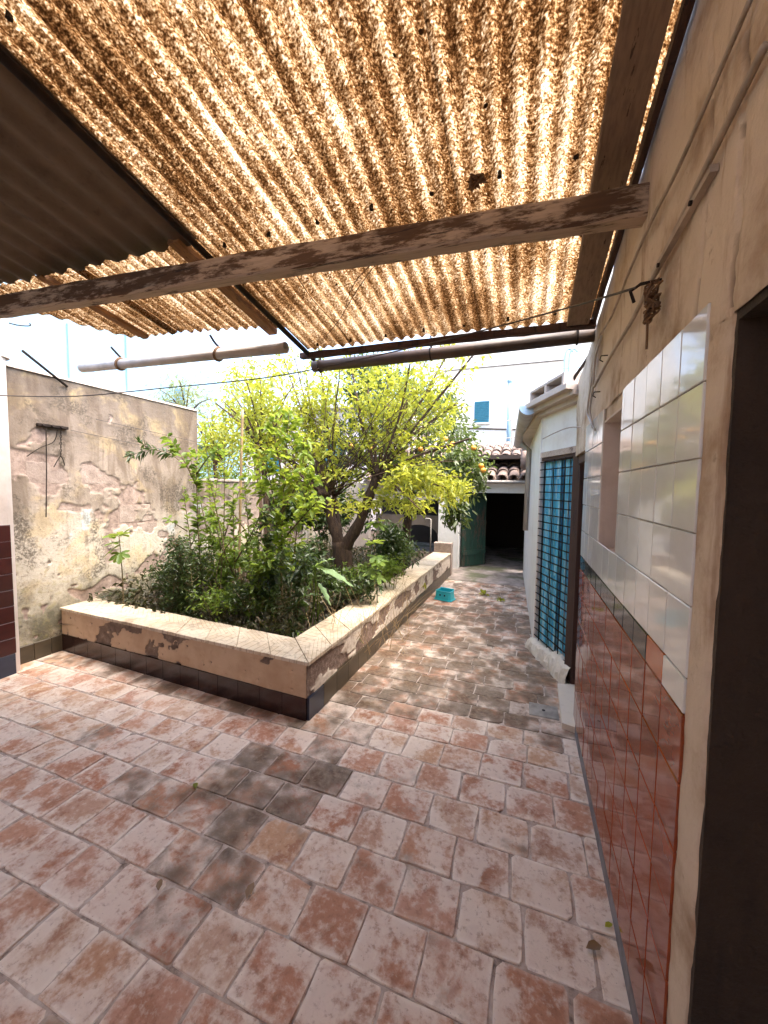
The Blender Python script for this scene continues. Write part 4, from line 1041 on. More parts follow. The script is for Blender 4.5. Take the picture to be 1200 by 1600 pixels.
# green door leaf, swung in, made of boards
GD = thing('green_door', 'worn dark green plank door standing open in the shed doorway', 'door', loc=(-1.18, YS + .05, 0))
dd = Vector((.55, .62)).normalized()
for i in range(6):
    s0 = i * .105; s1 = s0 + .102
    q = [Vector((-1.18, YS + .02)) + dd * t for t in (s0, s1)]; nn = Vector((dd.y, -dd.x)) * .03
    part(MB().prism([tuple(q[0]), tuple(q[1]), tuple(q[1] + nn), tuple(q[0] + nn)], .02, 1.50), 'board', M['greendoor'], GD)
for z_ in (.25, .85, 1.3):
    q = [Vector((-1.18, YS + .02)) + dd * t for t in (.0, .62)]; n0 = Vector((dd.y, -dd.x)) * .031; n1 = n0 * 1.7
    part(MB().prism([tuple(q[0] + n0), tuple(q[1] + n0), tuple(q[1] + n1), tuple(q[0] + n1)], z_, z_ + .09), 'ledge', M['greendoor'], GD)
# clay roof tiles: two courses types (caps), individually placed
def half_tile_mesh(r0, r1, L, up=True):
    n = 6; vs = []; fs = []
    for (yy, r) in ((0, r0), (L, r1)):
        for th in (0, .014):
            for i in range(n + 1):
                a = math.pi * i / n; vs.append((math.cos(a) * (r - th), yy, (math.sin(a) * (r - th)) * (.8 if up else -.55)))
    k = n + 1
    for i in range(n): fs += [(i, i+1, 2*k+i+1, 2*k+i), (k+i, 3*k+i, 3*k+i+1, k+i+1), (i, k+i, k+i+1, i+1), (2*k+i, 2*k+i+1, 3*k+i+1, 3*k+i)]
    return MB().add(vs, fs).mesh('roof_tile', M['rooftile'], True)
cap = half_tile_mesh(.105, .085, .42); pan = half_tile_mesh(.095, .11, .42, False)
RTL = SH; slope = math.radians(21)
b = MB(); b.prism([(YS - .10, 1.74), (YS + 2.4, 1.74 + 2.5 * math.tan(slope)), (YS + 2.4, 1.66 + 2.5 * math.tan(slope)), (YS - .10, 1.70)], -3.3, .3, 0); part(b, 'roof_deck', M['slab'], SH)
for ci in range(17):
    x = .22 - ci * .215
    for ri in range(7):
        yy = YS - .16 + ri * .34; zz = 1.775 + (yy - (YS - .10)) * math.tan(slope)
        if ri == 6 and ci > 12: continue
        for (me, dx, dz) in ((cap, 0, .045), (pan, .107, .03)):
            o = inst('roof_tile', me, SH, (0, 0, 0), rot=(slope - .05 + rng.uniform(-.03, .03), rng.uniform(-.04, .04), rng.uniform(-.04, .04)))
            o.location = Vector((x + dx + rng.uniform(-.008, .008), yy + rng.uniform(-.02, .02), zz + dz)) - Vector(SH.location)
part(MB().tube([(-1.3, YS - .17, 1.745), (.06, YS - .17, 1.735)], .028, 8), 'eave_trim', M['zinc'], SH, smooth=True)
part(MB().tube([(-.02, YS - .2, 2.0), (-.02, YS + .05, 2.45)], .07, 8), 'ridge_tile', M['rooftile'], SH, smooth=True)

# far white house with teal shutter, vent pipe, terrace rail
FH = thing('far_white_house', 'sunlit white house facade with a small teal shuttered window', 'house', loc=(0, 15, 0))
YF = 15.0
part(MB().box((-3.6, YF, 0), (7, YF + 4, 9.0)), 'wall', M['white_far'], FH)
w0 = at(742, 628, YF); w1 = at(764, 660, YF)
WN = part(MB().box((w0.x, YF - .05, w1.z), (w1.x, YF + .02, w0.z), .004), 'window', M['teal'], FH)
for i in range(12):
    z_ = w1.z + .04 + (w0.z - w1.z - .08) * i / 11
    part(MB().box((w0.x + .03, YF - .075, z_ - .02), (w1.x - .03, YF - .052, z_ + .018)), 'louvre', M['teal'], FH)
part(MB().box((w0.x - .06, YF - .08, w1.z - .06), (w1.x + .06, YF - .001, w1.z - .002)), 'sill', M['white_far'], FH)
lg0 = at(690, 668, YF - .03); lg1 = at(812, 671, YF - .03); part(MB().tube([lg0, lg1], .03, 5), 'wall_cable', M['wire'], FH)
lg0 = at(690, 580, YF - .03); lg1 = at(885, 562, YF - .03); part(MB().tube([lg0, lg1], .02, 5), 'wall_cable', M['wire'], FH)
v0 = at(795, 672, 10.5); v1 = at(797, 597, 10.5)
VP = thing('vent_pipe', 'pale blue vertical vent pipe rising above the clay roof', 'pipe', loc=(v0.x, 10.5, v0.z))
part(MB().tube([v0 + Vector((0, 0, -.7)), v1], .055, 10), 'pipe', M['bluemetal'], VP, smooth=True); part(MB().tube([v1, v1 + Vector((0, 0, .05))], .075, 10), 'cap', M['bluemetal'], VP)
AN = thing('roof_antenna', 'thin roof antenna mast with small crossbars beside the vent pipe', 'antenna', loc=at(800, 700, 10.2))
a0 = at(800, 700, 10.2); a1 = at(799, 655, 10.2)
part(MB().tube([a0, a1], .02, 5), 'mast', M['zinc'], AN)
for t in (.35, .95): q = a0.lerp(a1, t); part(MB().tube([q + Vector((-.12, 0, 0)), q + Vector((.12, 0, .02))], .014, 5), 'crossbar', M['zinc'], AN)
a0 = at(857, 610, 9.0); a1 = at(857, 583, 9.0)
tag(MB().tube([a0 + Vector((0, 0, -.3)), a1], .012, 5).build('roof_mast', M['zinc']), 'small thin mast above the hollow block on the outbuilding roof', 'antenna')
RL = thing('terrace_rail', 'pale blue metal ladder rail on the outbuilding roof', 'rail', loc=at(890, 605, 5.5))
for px in (882, 889): part(MB().tube(smooth_path([at(px, 610, 5.5), at(px, 575, 5.5), at(px + 2, 552, 5.5), at(px + 8, 545, 5.5), at(px + 14, 550, 5.5)]), .014, 6), 'post', M['bluemetal'], RL)
for py in (575, 585, 595, 603): part(MB().tube([at(880, py, 5.5), at(905, py - 1, 5.5)], .011, 5), 'rung', M['bluemetal'], RL)
part(MB().tube(smooth_path([at(935, 530, 3.2), at(915, 565, 3.3), at(897, 592, 3.4), at(900, 608, 3.4)]), .012, 6), 'cable', M['iron'], OB)

# neighbour on the left and pale house behind the tree
NB = thing('neighbour_house', 'pale blue neighbouring house rising above the garden wall', 'house', loc=(-8, 6, 0))
part(MB().box((-12, -2, 0), (-7.6, 6.4, 5.9)), 'wall', M['bluewall'], NB)
part(MB().box((-12, 6.401, 0), (-7.9, 9.5, 4.6)), 'wall', M['bluewall'], NB)
for (y0, y1, z0, z1) in ((4.55, 4.95, 2.5, 4.4), (5.6, 5.8, 2.5, 4.6), (7.0, 8.6, 2.6, 3.9)):
    part(MB().box((-7.905, y0, z0), (-7.55, y1, z1), .01), 'buttress', M['bluewall'], NB)
part(MB().box((-12.2, -2.2, 5.905), (-7.35, 6.5, 6.05)), 'cornice', M['white_far'], NB)
PH = thing('pale_pink_house', 'overexposed pale pink house half hidden behind the tree', 'house', loc=(-9, 15, 0))
part(MB().box((-16, 13.5, 0), (-3.9, 18, 4.6)), 'wall', M['pinkwall'], PH)
part(MB().box((-16.3, 13.2, 4.605), (-3.7, 18.2, 4.75)), 'cornice', M['white_far'], PH)
for x in (-13, -10.4, -7.6): 
    wq = part(MB().box((x, 13.46, 2.2), (x + .9, 13.52, 3.5), .01), 'window', M['teal'], PH)

# turquoise stool
ST = thing('step_stool', 'small turquoise plastic step stool upside down beside the planter', 'stool', loc=(-1.03, 5.42, .008))
r_ = .13
def ringpts(w, d, z, rc=.03, n=4):
    out = []
    for (cx, cy, a0) in ((w/2-rc, d/2-rc, 0), (-w/2+rc, d/2-rc, 90), (-w/2+rc, -d/2+rc, 180), (w/2-rc, -d/2+rc, 270)):
        for i in range(n + 1): a = math.radians(a0 + 90 * i / n); out.append((cx + rc * math.cos(a), cy + rc * math.sin(a), z))
    return out
rings = [ringpts(.27, .20, 0), ringpts(.27, .20, .012), ringpts(.245, .178, .014), ringpts(.225, .16, .12), ringpts(.235, .168, .125), ringpts(.235, .168, .133), ringpts(.205, .14, .133), ringpts(.215, .15, .06)]
vs = [p for r in rings for p in r]; k = len(rings[0])
for i, p in enumerate(vs[3*k:7*k]):
    if abs(p[0]) < .07: pass
fs = [(a*k+i, a*k+(i+1) % k, (a+1)*k+(i+1) % k, (a+1)*k+i) for a in range(len(rings)-1) for i in range(k)] + [tuple(range(7*k, 8*k))]
MB().add(vs, fs).build('tub', M['plastic'], ST, smooth=False)
for sx_ in (-.035, .035): MB().tube([(sx_, -.0885, .075), (sx_, -.080, .075)], .012, 8).build('grip_hole_disc', M['black'], ST)  # black discs painted for the shade inside the grip holes
MB().box((-.105, .06, .128), (.105, .085, .150), .006).build('raised_rim', M['plastic'], ST)
ST.rotation_euler = (0, 0, math.radians(-14))

# ------------------------------------------------------------------ vegetation
def unit(a): return a / np.maximum(np.linalg.norm(a, axis=-1, keepdims=True), 1e-9)
def leaf_mesh(name, C, D, L, W, mat, droop=.25, fold=.22, up=.6, rg=nrg):
    """C base points (n,3), D pointing directions; folded six-vertex blades"""
    C = np.asarray(C, float); D = unit(np.asarray(D, float)); n = len(C)
    L = np.broadcast_to(np.asarray(L, float), (n,))[:, None]; W = np.broadcast_to(np.asarray(W, float), (n,))[:, None]
    N = rg.normal(size=(n, 3)); N[:, 2] += up * 3; N = unit(N - D * (N * D).sum(1, keepdims=True)); Sd = np.cross(D, N)
    dr = np.array([0, 0, -1.0]) * droop * L * rg.uniform(.3, 1.4, (n, 1))
    def pt(t, s, f): return C + D * L * t + Sd * W * s + N * W * f + dr * t * t
    V = np.stack([pt(0, 0, 0), pt(.32, .46, fold), pt(.68, .40, fold), pt(1, 0, 0), pt(.68, -.40, fold), pt(.32, -.46, fold)], 1).reshape(-1, 3)
    b = np.arange(n)[:, None] * 6
    return np_mesh(name, V, np.concatenate([b + np.array([0, 1, 2, 3]), b + np.array([0, 3, 4, 5])]), mat)
def along(P, n, t0=.0, t1=1.0, rg=nrg):
    P = np.array([list(p) for p in P]); seg = np.linalg.norm(np.diff(P, axis=0), axis=1); cum = np.concatenate([[0], np.cumsum(seg)]) / seg.sum()
    t = rg.uniform(t0, t1, n); out = np.stack([np.interp(t, cum, P[:, k]) for k in range(3)], 1)
    e = np.stack([np.interp(np.minimum(t + .02, 1), cum, P[:, k]) for k in range(3)], 1) - np.stack([np.interp(np.maximum(t - .02, 0), cum, P[:, k]) for k in range(3)], 1)
    return out, unit(e), t
def cluster(centres, rad, per, rg=nrg, flat=1.0):
    c = np.repeat(np.asarray(centres, float), per, 0); return c + rg.normal(size=c.shape) * np.array([rad, rad, rad * flat])
def rand_dir(n, upb=.2, rg=nrg):
    d = rg.normal(size=(n, 3)); d[:, 2] += upb; return unit(d)
def ellipsoid(c, r, n, shell=.45, rg=nrg):
    d = unit(rg.normal(size=(n, 3))); q = rg.uniform(shell, 1, (n, 1)) ** .6; return np.array(list(c)) + d * q * np.array(r)

# --- pollarded tree
YT = 4.15
TR = thing('pollarded_tree', 'old pollarded tree with long upright shoots and fresh yellow green leaves', 'tree', loc=at(538, 900, YT) * 1.0)
TR.location.z = .25
base = at(540, 905, YT); base.z = .22
fork = at(533, 846, YT)
tk = MB()
def knob(b, pts, rs, seg=10):
    P_ = smooth_path(pts, 4); n = len(P_); R_ = [np.interp(i / (n - 1), np.linspace(0, 1, len(rs)), rs) * (1 + .16 * math.sin(i * 2.3) * rng.random()) for i in range(n)]
    b.tube(P_, R_, seg)
knob(tk, [base, base.lerp(fork, .5) + Vector((.01, 0, 0)), fork], [.155, .120, .115])
lh = at(507, 772, YT - .1); lh2 = at(522, 778, YT + .1); rh = at(590, 742, YT)
knob(tk, [fork + Vector((0, 0, -.10)), at(518, 812, YT - .05), lh], [.085, .060, .055])
knob(tk, [fork + Vector((0, 0, -.08)), at(526, 812, YT + .05), lh2], [.065, .045, .04])
knob(tk, [fork + Vector((.02, 0, -.10)), at(560, 820, YT), at(573, 785, YT), rh], [.095, .066, .055, .055])
for c in (lh, rh):
    for i in range(7):
        d = Vector((rng.uniform(-1, 1), rng.uniform(-1, 1), rng.uniform(-.3, .8))).normalized(); knob(tk, [c, c + d * .05, c + d * .085], [.06, .05, .02], 7)
part(tk, 'trunk', M['bark'], TR, smooth=True)
shoots = []
tg = [(rh, [(640, 572), (606, 590), (735, 560), (692, 566), (660, 575), (575, 610), (560, 640), (700, 640), (720, 690), (625, 640), (670, 720), (690, 760), (650, 790), (620, 770), (550, 580), (640, 690), (710, 745)]),
      (lh, [(462, 566), (448, 575), (395, 618), (350, 640), (430, 690), (480, 600), (440, 745), (505, 610), (410, 700), (525, 600)]), (lh2, [(530, 590), (500, 560), (575, 690), (480, 650)])]
cap_leaf = []; cap_dir = []
sb = MB()
for head, ts in tg:
    for (px, py) in ts:
        yy = YT + rng.uniform(-.55, .55); e = at(px, py, yy); 
        mid_ = head.lerp(e, .5) + Vector((rng.uniform(-.05, .05), rng.uniform(-.05, .05), .03)); 
        P_ = smooth_path([head, mid_, e, e + (e - mid_) * .18], 5); n_ = len(P_)
        r0 = rng.uniform(.013, .023)
        one = MB().tube(P_, [r0 * (1 - .78 * i / (n_ - 1)) for i in range(n_)], 6)
        part(one, 'shoot', M['twig'], TR, smooth=True)
        ln = (e - head).length; nk = int(17 * ln)
        c, t_, _ = along(P_, nk, .22, 1)
        # short side twigs carrying rosettes of young leaves
        tw_d = unit(t_ * .5 + nrg.normal(size=c.shape) * .8); tw_l = nrg.uniform(.03, .16, (nk, 1)); tip = c + tw_d * tw_l
        for i in range(nk):
            if tw_l[i, 0] > .08: sb.tube([c[i], tip[i]], [.003, .0015], 4, False)
        per = 9; cc = cluster(tip, .028, per); cap_leaf.append(cc); cap_dir.append(unit(np.repeat(tw_d, per, 0) + nrg.normal(size=cc.shape) * .8))
for i in range(64):
    h_ = rng.choice((lh, lh, rh, rh, lh2)); e = at(rng.uniform(300, 740), rng.uniform(565, 720), YT + rng.uniform(-.6, .6)); P_ = smooth_path([h_, h_.lerp(e, .5) + Vector((rng.uniform(-.08, .08), rng.uniform(-.08, .08), .05)), e], 4)
    sb.tube(P_, [.008 * (1 - .75 * q / (len(P_) - 1)) for q in range(len(P_))], 5, False)
tag(part(sb, 'twigs', M['twig'], TR), kind='stuff')
ex = []
for (px, py, rx, rz_, nn) in [(650, 745, .30, .14, 60), (690, 765, .22, .12, 40), (560, 660, .5, .4, 25), (620, 640, .45, .40, 28), (500, 690, .45, .30, 30), (640, 790, .22, .1, 25), (440, 640, .5, .35, 55), (590, 600, .45, .25, 45), (400, 700, .35, .3, 35), (470, 600, .5, .25, 40), (540, 740, .35, .12, 30), (690, 640, .35, .4, 35), (650, 600, .3, .25, 25), (380, 590, .35, .2, 30), (355, 680, .25, .3, 25), (720, 760, .15, .1, 18), (500, 790, .22, .10, 22), (560, 790, .25, .10, 20), (470, 760, .25, .14, 26), (600, 775, .2, .1, 16)]:
    ex.append(ellipsoid(at(px, py, YT + rng.uniform(-.3, .3)), (rx, .45, rz_), nn, .1))
ex = np.concatenate(ex); cc = cluster(ex, .04, 10); cap_leaf.append(cc); cap_dir.append(rand_dir(len(cc), .3))
C_ = np.concatenate(cap_leaf); D_ = np.concatenate(cap_dir)
plain(link('crown', leaf_mesh('crown', C_, D_, nrg.uniform(.5, 1.0, len(C_)) ** 1.5 * .092, nrg.uniform(.014, .038, len(C_)), M['lime'])), TR)

# --- orange tree
YO = 5.9
oc = at(655, 690, YO)
OT = thing('orange_tree', 'dark leaved orange tree bearing a few ripe oranges beside the shed', 'tree', loc=(oc.x - .15, YO, .25))
b = MB(); ob = Vector((oc.x - .25, YO + .1, .2)); knob(b, [ob, ob + Vector((.03, 0, .6)), oc + Vector((-.1, 0, -.55))], [.09, .075, .06])
for i in range(14):
    d = Vector((rng.uniform(-.9, .9), rng.uniform(-.8, .8), rng.uniform(-.2, 1.1))); s0 = oc + Vector((-.1, 0, -.6)); knob(b, [s0, s0 + d * .5 + Vector((0, 0, .12)), s0 + d * 1.0 + Vector((0, 0, .3))], [.04, .022, .008], 6)
part(b, 'trunk', M['bark'], OT, smooth=True)
cl = np.concatenate([ellipsoid(oc, (.85, .8, .95), 400, .35), ellipsoid(at(725, 735, YO - .2), (.35, .5, .38), 110, .2), ellipsoid(at(712, 800, YO - .9), (.13, .15, .22), 30, .1), ellipsoid(at(600, 620, YO + .4), (.6, .5, .55), 150, .3), ellipsoid(at(570, 600, YO + .6), (.4, .4, .6), 120, .3)])
for i in range(0, len(cl), 9):
    pass
cc = cluster(cl, .055, 13); dd_ = unit(np.repeat(unit(cl - np.array(oc)), 13, 0) * .6 + nrg.normal(size=cc.shape) * .8)
plain(link('crown', leaf_mesh('crown', cc, dd_, nrg.uniform(.055, .10, len(cc)), nrg.uniform(.028, .045, len(cc)), M['orangeleaf'], .35)), OT)
import bmesh
bm = bmesh.new(); bmesh.ops.create_icosphere(bm, subdivisions=2, radius=.037); fm = bpy.data.meshes.new('orange'); bm.to_mesh(fm); bm.free(); fm.materials.append(M['lemon']); fm.polygons.foreach_set('use_smooth', [True] * len(fm.polygons))
for (px, py) in [(696, 686), (657, 702), (755, 735), (752, 728), (707, 694), (550, 697), (580, 702), (700, 770), (740, 700)]:
    q = at(px, py, YO - .75 + rng.uniform(-.08, .08)); o = inst('orange', fm, OT, q - Vector(OT.location), scale=(1, 1, .95))

# --- pale background trees behind
def loose_tree(name, label, px, py, Y, rx, ry, rzz, nclump, per, mat, L, W, nb=10, group=None):
    c = at(px, py, Y); root = thing(name, label, 'tree', group, loc=(c.x, Y, .2))
    b = MB(); s0 = Vector((c.x, Y, .15)); top = c + Vector((0, 0, -rzz * .7)); knob(b, [s0, s0.lerp(top, .5) + Vector((.04, .03, 0)), top], [.05, .04, .03], 7)
    for i in range(nb):
        d = Vector((rng.uniform(-1, 1) * rx, rng.uniform(-1, 1) * ry, rng.uniform(.2, 1.6) * rzz)); knob(b, [top, top + d * .5 + Vector((0, 0, .08)), top + d], [.018, .011, .004], 5)
    part(b, 'trunk', M['twig'], root, smooth=True)
    cl_ = ellipsoid(c, (rx, ry, rzz), nclump, .15); cc_ = cluster(cl_, .06, per)
    plain(link('crown', leaf_mesh('crown', cc_, rand_dir(len(cc_), .1), nrg.uniform(L * .7, L * 1.2, len(cc_)), nrg.uniform(W * .7, W * 1.2, len(cc_)), mat)), root); return root
loose_tree('feathery_tree', 'airy tree with narrow grey green leaves over the end of the garden wall', 290, 625, 4.9, .50, .4, .42, 90, 12, M['feather'], .07, .016)
loose_tree('pale_tree', 'pale lime leaved sapling between the garden wall and the pollarded tree', 400, 635, 5.3, .75, .6, .75, 150, 11, M['lime'], .06, .028, 14)
loose_tree('pale_tree', 'loose yellow green sapling over the end of the tall garden wall', 335, 690, 4.6, .42, .4, .5, 95, 10, M['lime'], .065, .028, 14)
loose_tree('pale_tree', 'slender lime sapling just left of the pollarded tree', 410, 660, 3.9, .38, .35, .55, 95, 10, M['lime'], .065, .03, 16)
loose_tree('dark_evergreen', 'dark evergreen shrub tree deep in the garden behind the pollarded trunk', 520, 700, 6.6, 1.1, .5, .75, 200, 13, M['darkleaf'], .09, .04)
loose_tree('pale_tree', 'light green bushy tree at the far left garden corner', 350, 720, 6.4, .8, .6, .7, 150, 11, M['mid'], .07, .03)

# --- stemmed shrubs in the bed
def shrub(name, label, stems, mat, L, W, dens, t0=.1, r=.007, smat=None, side=.0, cat='shrub', spread=.02):
    root = thing(name, label, cat, loc=(stems[0][0].x, stems[0][0].y, .25)); Cs = []; Ds = []
    for st in stems:
        P_ = smooth_path(st, 5); n_ = len(P_)
        part(MB().tube(P_, [r * (1 - .7 * i / (n_ - 1)) for i in range(n_)], 6), 'stem', smat or M['stem'], root, smooth=True)
        ln = sum((P_[i+1] - P_[i]).length for i in range(n_ - 1)); k = max(4, int(dens * ln)); c, t, _ = along(P_, k, t0, 1.0)
        d = nrg.normal(size=c.shape); d = unit(d - t * (d * t).sum(1, keepdims=True)); d = unit(d + t * .55 + np.array([0, 0, .15]))
        if side > 0:
            l_ = nrg.uniform(0, side, (k, 1)); sb_ = MB()
            for i in range(k):
                if l_[i, 0] > .05: sb_.tube([c[i], c[i] + d[i] * l_[i]], [.0028, .0015], 4, False)
            if sb_.v: tag(part(sb_, 'twigs', smat or M['stem'], root), kind='stuff')
            c2 = cluster(c + d * l_, spread, 4); Cs.append(c2); Ds.append(unit(np.repeat(d, 4, 0) + nrg.normal(size=c2.shape) * .7))
        Cs.append(c); Ds.append(d)
    C__ = np.concatenate(Cs); D__ = np.concatenate(Ds); n_ = len(C__)
    plain(link('foliage', leaf_mesh('foliage', C__, D__, nrg.uniform(L * .7, L * 1.25, n_), nrg.uniform(W * .75, W * 1.2, n_), mat, .35)), root); return root
def gp(px, Y): p = at(px, 900, Y); p.z = .26; return p
shrub('tall_seedling', 'tall slim leafy stem rising against the flaking garden wall', [[gp(318, 2.95), at(311, 850, 2.95), at(308, 780, 2.95), at(306, 705, 2.95)], [at(308, 740, 2.95), at(325, 715, 2.9), at(345, 700, 2.85)], [at(308, 760, 2.95), at(285, 715, 2.9), at(262, 682, 2.9)]], M['mid'], .085, .040, 75, .30, .009)
shrub('leafy_sapling', 'slender sapling with oval leaves standing just right of the tall seedling', [[gp(372, 2.9), at(366, 860, 2.9), at(364, 760, 2.9)], [at(367, 880, 2.9), at(395, 830, 2.85), at(412, 790, 2.8)], [at(366, 900, 2.9), at(345, 850, 2.85), at(336, 810, 2.85)]], M['mid'], .075, .036, 62, .2, .008)
shrub('bay_shrub', 'dense green shrub with larger leaves in front of the pollarded tree', [[gp(440, 3.1), at(440, 850, 3.1), at(445, 740, 3.1), at(452, 640, 3.1)], [gp(445, 3.15), at(430, 800, 3.1), at(415, 720, 3.05)], [gp(450, 3.1), at(465, 820, 3.1), at(490, 735, 3.1)], [at(442, 800, 3.1), at(470, 740, 3.2), at(475, 690, 3.2)], [at(440, 800, 3.1), at(405, 760, 3.2), at(395, 700, 3.2)], [at(445, 760, 3.1), at(430, 690, 3.0), at(425, 650, 3.0)], [at(445, 840, 3.1), at(480, 800, 3.0), at(500, 780, 3.0)]], M['fresh'], .080, .040, 26, .34, .009, side=.09)
bs = []
for i in range(16):
    b0 = at(rng.uniform(255, 315), 955, 2.72 + rng.uniform(-.1, .35)); b0.z = .26; t_ = at(rng.uniform(232, 330), rng.uniform(835, 900), 2.75 + rng.uniform(-.1, .3)); bs.append([b0, b0.lerp(t_, .55) + Vector((rng.uniform(-.05, .05), 0, .04)), t_])
shrub('dark_bush', 'dark small leaved bush at the left corner of the planter', bs, M['darkleaf'], .042, .018, 75, .05, .005, side=.10, spread=.03)
shrub('arching_branch', 'bare arching twig with sparse leaves slanting across the planter', [[gp(330, 2.8), at(345, 870, 2.8), at(400, 815, 2.8), at(470, 770, 2.8)], [at(352, 868, 2.8), at(335, 800, 2.85), at(285, 770, 2.85)]], M['mid'], .06, .028, 22, .3, .006, cat='branch')
shrub('hanging_spray', 'dark narrow leaved spray reaching out in front of the garden wall', [[at(305, 742, 3.1), at(270, 712, 3.0), at(235, 703, 2.9), at(195, 715, 2.8)], [at(240, 703, 2.9), at(215, 690, 2.85)]], M['darkleaf'], .085, .022, 75, .35, .005, cat='branch')
sts = []
for (px, Y, top, tx) in [(395, 2.8, 850, 405), (420, 2.9, 800, 415), (350, 3.2, 830, 345), (330, 3.3, 800, 330), (460, 2.8, 870, 470)]:
    shrub('leafy_sapling', {490: 'young leafy shoot just left of the broad waxy leaf', 520: 'green leafy shoot rising before the old trunk', 395: 'short leafy shoot near the front coping left of centre', 420: 'thin leafy shoot below the dense green shrub', 350: 'leafy shoot against the lower block wall', 330: 'back leafy shoot close to the end of the tall wall', 460: 'small dark shoot at the inner planter corner'}[px], [[gp(px, Y), at((px + tx) / 2 + 4, (960 + top) / 2, Y), at(tx, top, Y)], [at((px + tx) / 2, 910, Y), at(px + 22, 870, Y - .05)]], M['mid'] if px % 4 else M['darkleaf'], .07, .030, 62, .1, .006, side=.07)

for k_, (px, Y, tx, top) in enumerate([(300, 3.1, 285, 760), (340, 3.0, 350, 690), (388, 3.1, 380, 740), (330, 3.5, 318, 650)]):
    shrub('tall_seedling', ['thin leafy stem in front of the bare blocks', 'tall loose stem between the seedling and the cane', 'loose leafy stem close beside the cane', 'tall stem reaching the top of the garden wall end'][k_], [[gp(px, Y), at((px + tx) / 2 + 5, (940 + top) / 2, Y), at(tx, top, Y)], [at((px * .6 + tx * .4), 860, Y), at(tx + 26, top + 70, Y)], [at((px * .5 + tx * .5), 830, Y), at(tx - 24, top + 50, Y)]], M['fresh'] if k_ % 2 else M['mid'], .075, .034, 34, .35, .007)
# undergrowth: leaf litter and ground cover nobody could count
n_ = 9000
ux = nrg.uniform(XG + .05, CX - .34, n_); uy = CY + .34 + (nrg.uniform(0, 1, n_) ** 1.4) * 4.6
hgt = .28 + .30 * fbm(ux * 1.6, uy * 1.6, 0, 3, 8) * nrg.uniform(.1, 1.5, n_)
tag(link('undergrowth', leaf_mesh('undergrowth', np.stack([ux, uy, hgt], 1), rand_dir(n_, .5), nrg.uniform(.04, .10, n_), nrg.uniform(.015, .035, n_), M['dry'])), 'dark tangled ground cover filling the planter', None, kind='stuff')
gb = MB()
for i in range(260):
    px = rng.uniform(330, 640); Y = rng.uniform(2.75, 4.6); p = gp(px, Y); d = Vector((rng.uniform(-.3, .3), rng.uniform(-.2, .2), rng.uniform(.15, .5))); gb.tube([p, p + d * .5, p + d + Vector((0, 0, -.04))], [.0025, .002, .001], 3, False)
tag(gb.build('dry_stalks', M['cane']), 'dry pale stalks tangled between the shrubs', None, kind='stuff')
# ferny bushes at the back right of the bed
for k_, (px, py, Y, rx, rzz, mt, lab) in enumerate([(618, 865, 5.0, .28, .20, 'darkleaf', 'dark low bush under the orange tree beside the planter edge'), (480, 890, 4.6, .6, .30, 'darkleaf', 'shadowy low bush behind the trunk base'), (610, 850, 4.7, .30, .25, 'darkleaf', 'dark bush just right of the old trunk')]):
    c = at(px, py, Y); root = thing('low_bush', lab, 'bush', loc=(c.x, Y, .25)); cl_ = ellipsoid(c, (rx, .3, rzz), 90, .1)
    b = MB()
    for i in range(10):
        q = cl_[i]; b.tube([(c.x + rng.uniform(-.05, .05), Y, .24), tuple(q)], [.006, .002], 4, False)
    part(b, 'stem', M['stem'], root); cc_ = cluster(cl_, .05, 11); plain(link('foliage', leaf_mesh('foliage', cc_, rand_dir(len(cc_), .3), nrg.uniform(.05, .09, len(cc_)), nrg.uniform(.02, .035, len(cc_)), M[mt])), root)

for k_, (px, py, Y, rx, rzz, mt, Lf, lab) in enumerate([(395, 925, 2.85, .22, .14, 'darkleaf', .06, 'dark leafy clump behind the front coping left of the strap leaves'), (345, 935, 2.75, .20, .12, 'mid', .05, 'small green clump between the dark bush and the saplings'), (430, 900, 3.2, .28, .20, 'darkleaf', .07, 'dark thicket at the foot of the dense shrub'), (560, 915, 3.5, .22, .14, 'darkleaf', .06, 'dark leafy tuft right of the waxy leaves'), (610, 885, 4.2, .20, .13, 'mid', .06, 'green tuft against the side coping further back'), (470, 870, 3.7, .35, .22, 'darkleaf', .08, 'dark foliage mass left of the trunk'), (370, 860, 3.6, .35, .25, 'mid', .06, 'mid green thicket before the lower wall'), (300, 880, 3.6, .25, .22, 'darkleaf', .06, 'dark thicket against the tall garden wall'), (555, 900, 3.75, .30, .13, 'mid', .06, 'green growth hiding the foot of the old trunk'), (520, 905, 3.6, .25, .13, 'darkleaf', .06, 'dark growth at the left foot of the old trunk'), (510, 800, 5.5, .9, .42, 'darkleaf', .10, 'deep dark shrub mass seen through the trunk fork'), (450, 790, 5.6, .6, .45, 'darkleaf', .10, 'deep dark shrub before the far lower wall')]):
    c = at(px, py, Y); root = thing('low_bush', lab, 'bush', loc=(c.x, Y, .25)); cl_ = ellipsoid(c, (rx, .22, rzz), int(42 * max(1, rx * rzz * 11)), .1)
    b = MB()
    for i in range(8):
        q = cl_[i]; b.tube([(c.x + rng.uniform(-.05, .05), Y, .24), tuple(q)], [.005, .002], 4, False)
    part(b, 'stem', M['stem'], root); cc_ = cluster(cl_, .04, 9); plain(link('foliage', leaf_mesh('foliage', cc_, rand_dir(len(cc_), .4), nrg.uniform(Lf * .7, Lf * 1.3, len(cc_)), nrg.uniform(Lf * .3, Lf * .5, len(cc_)), M[mt])), root)

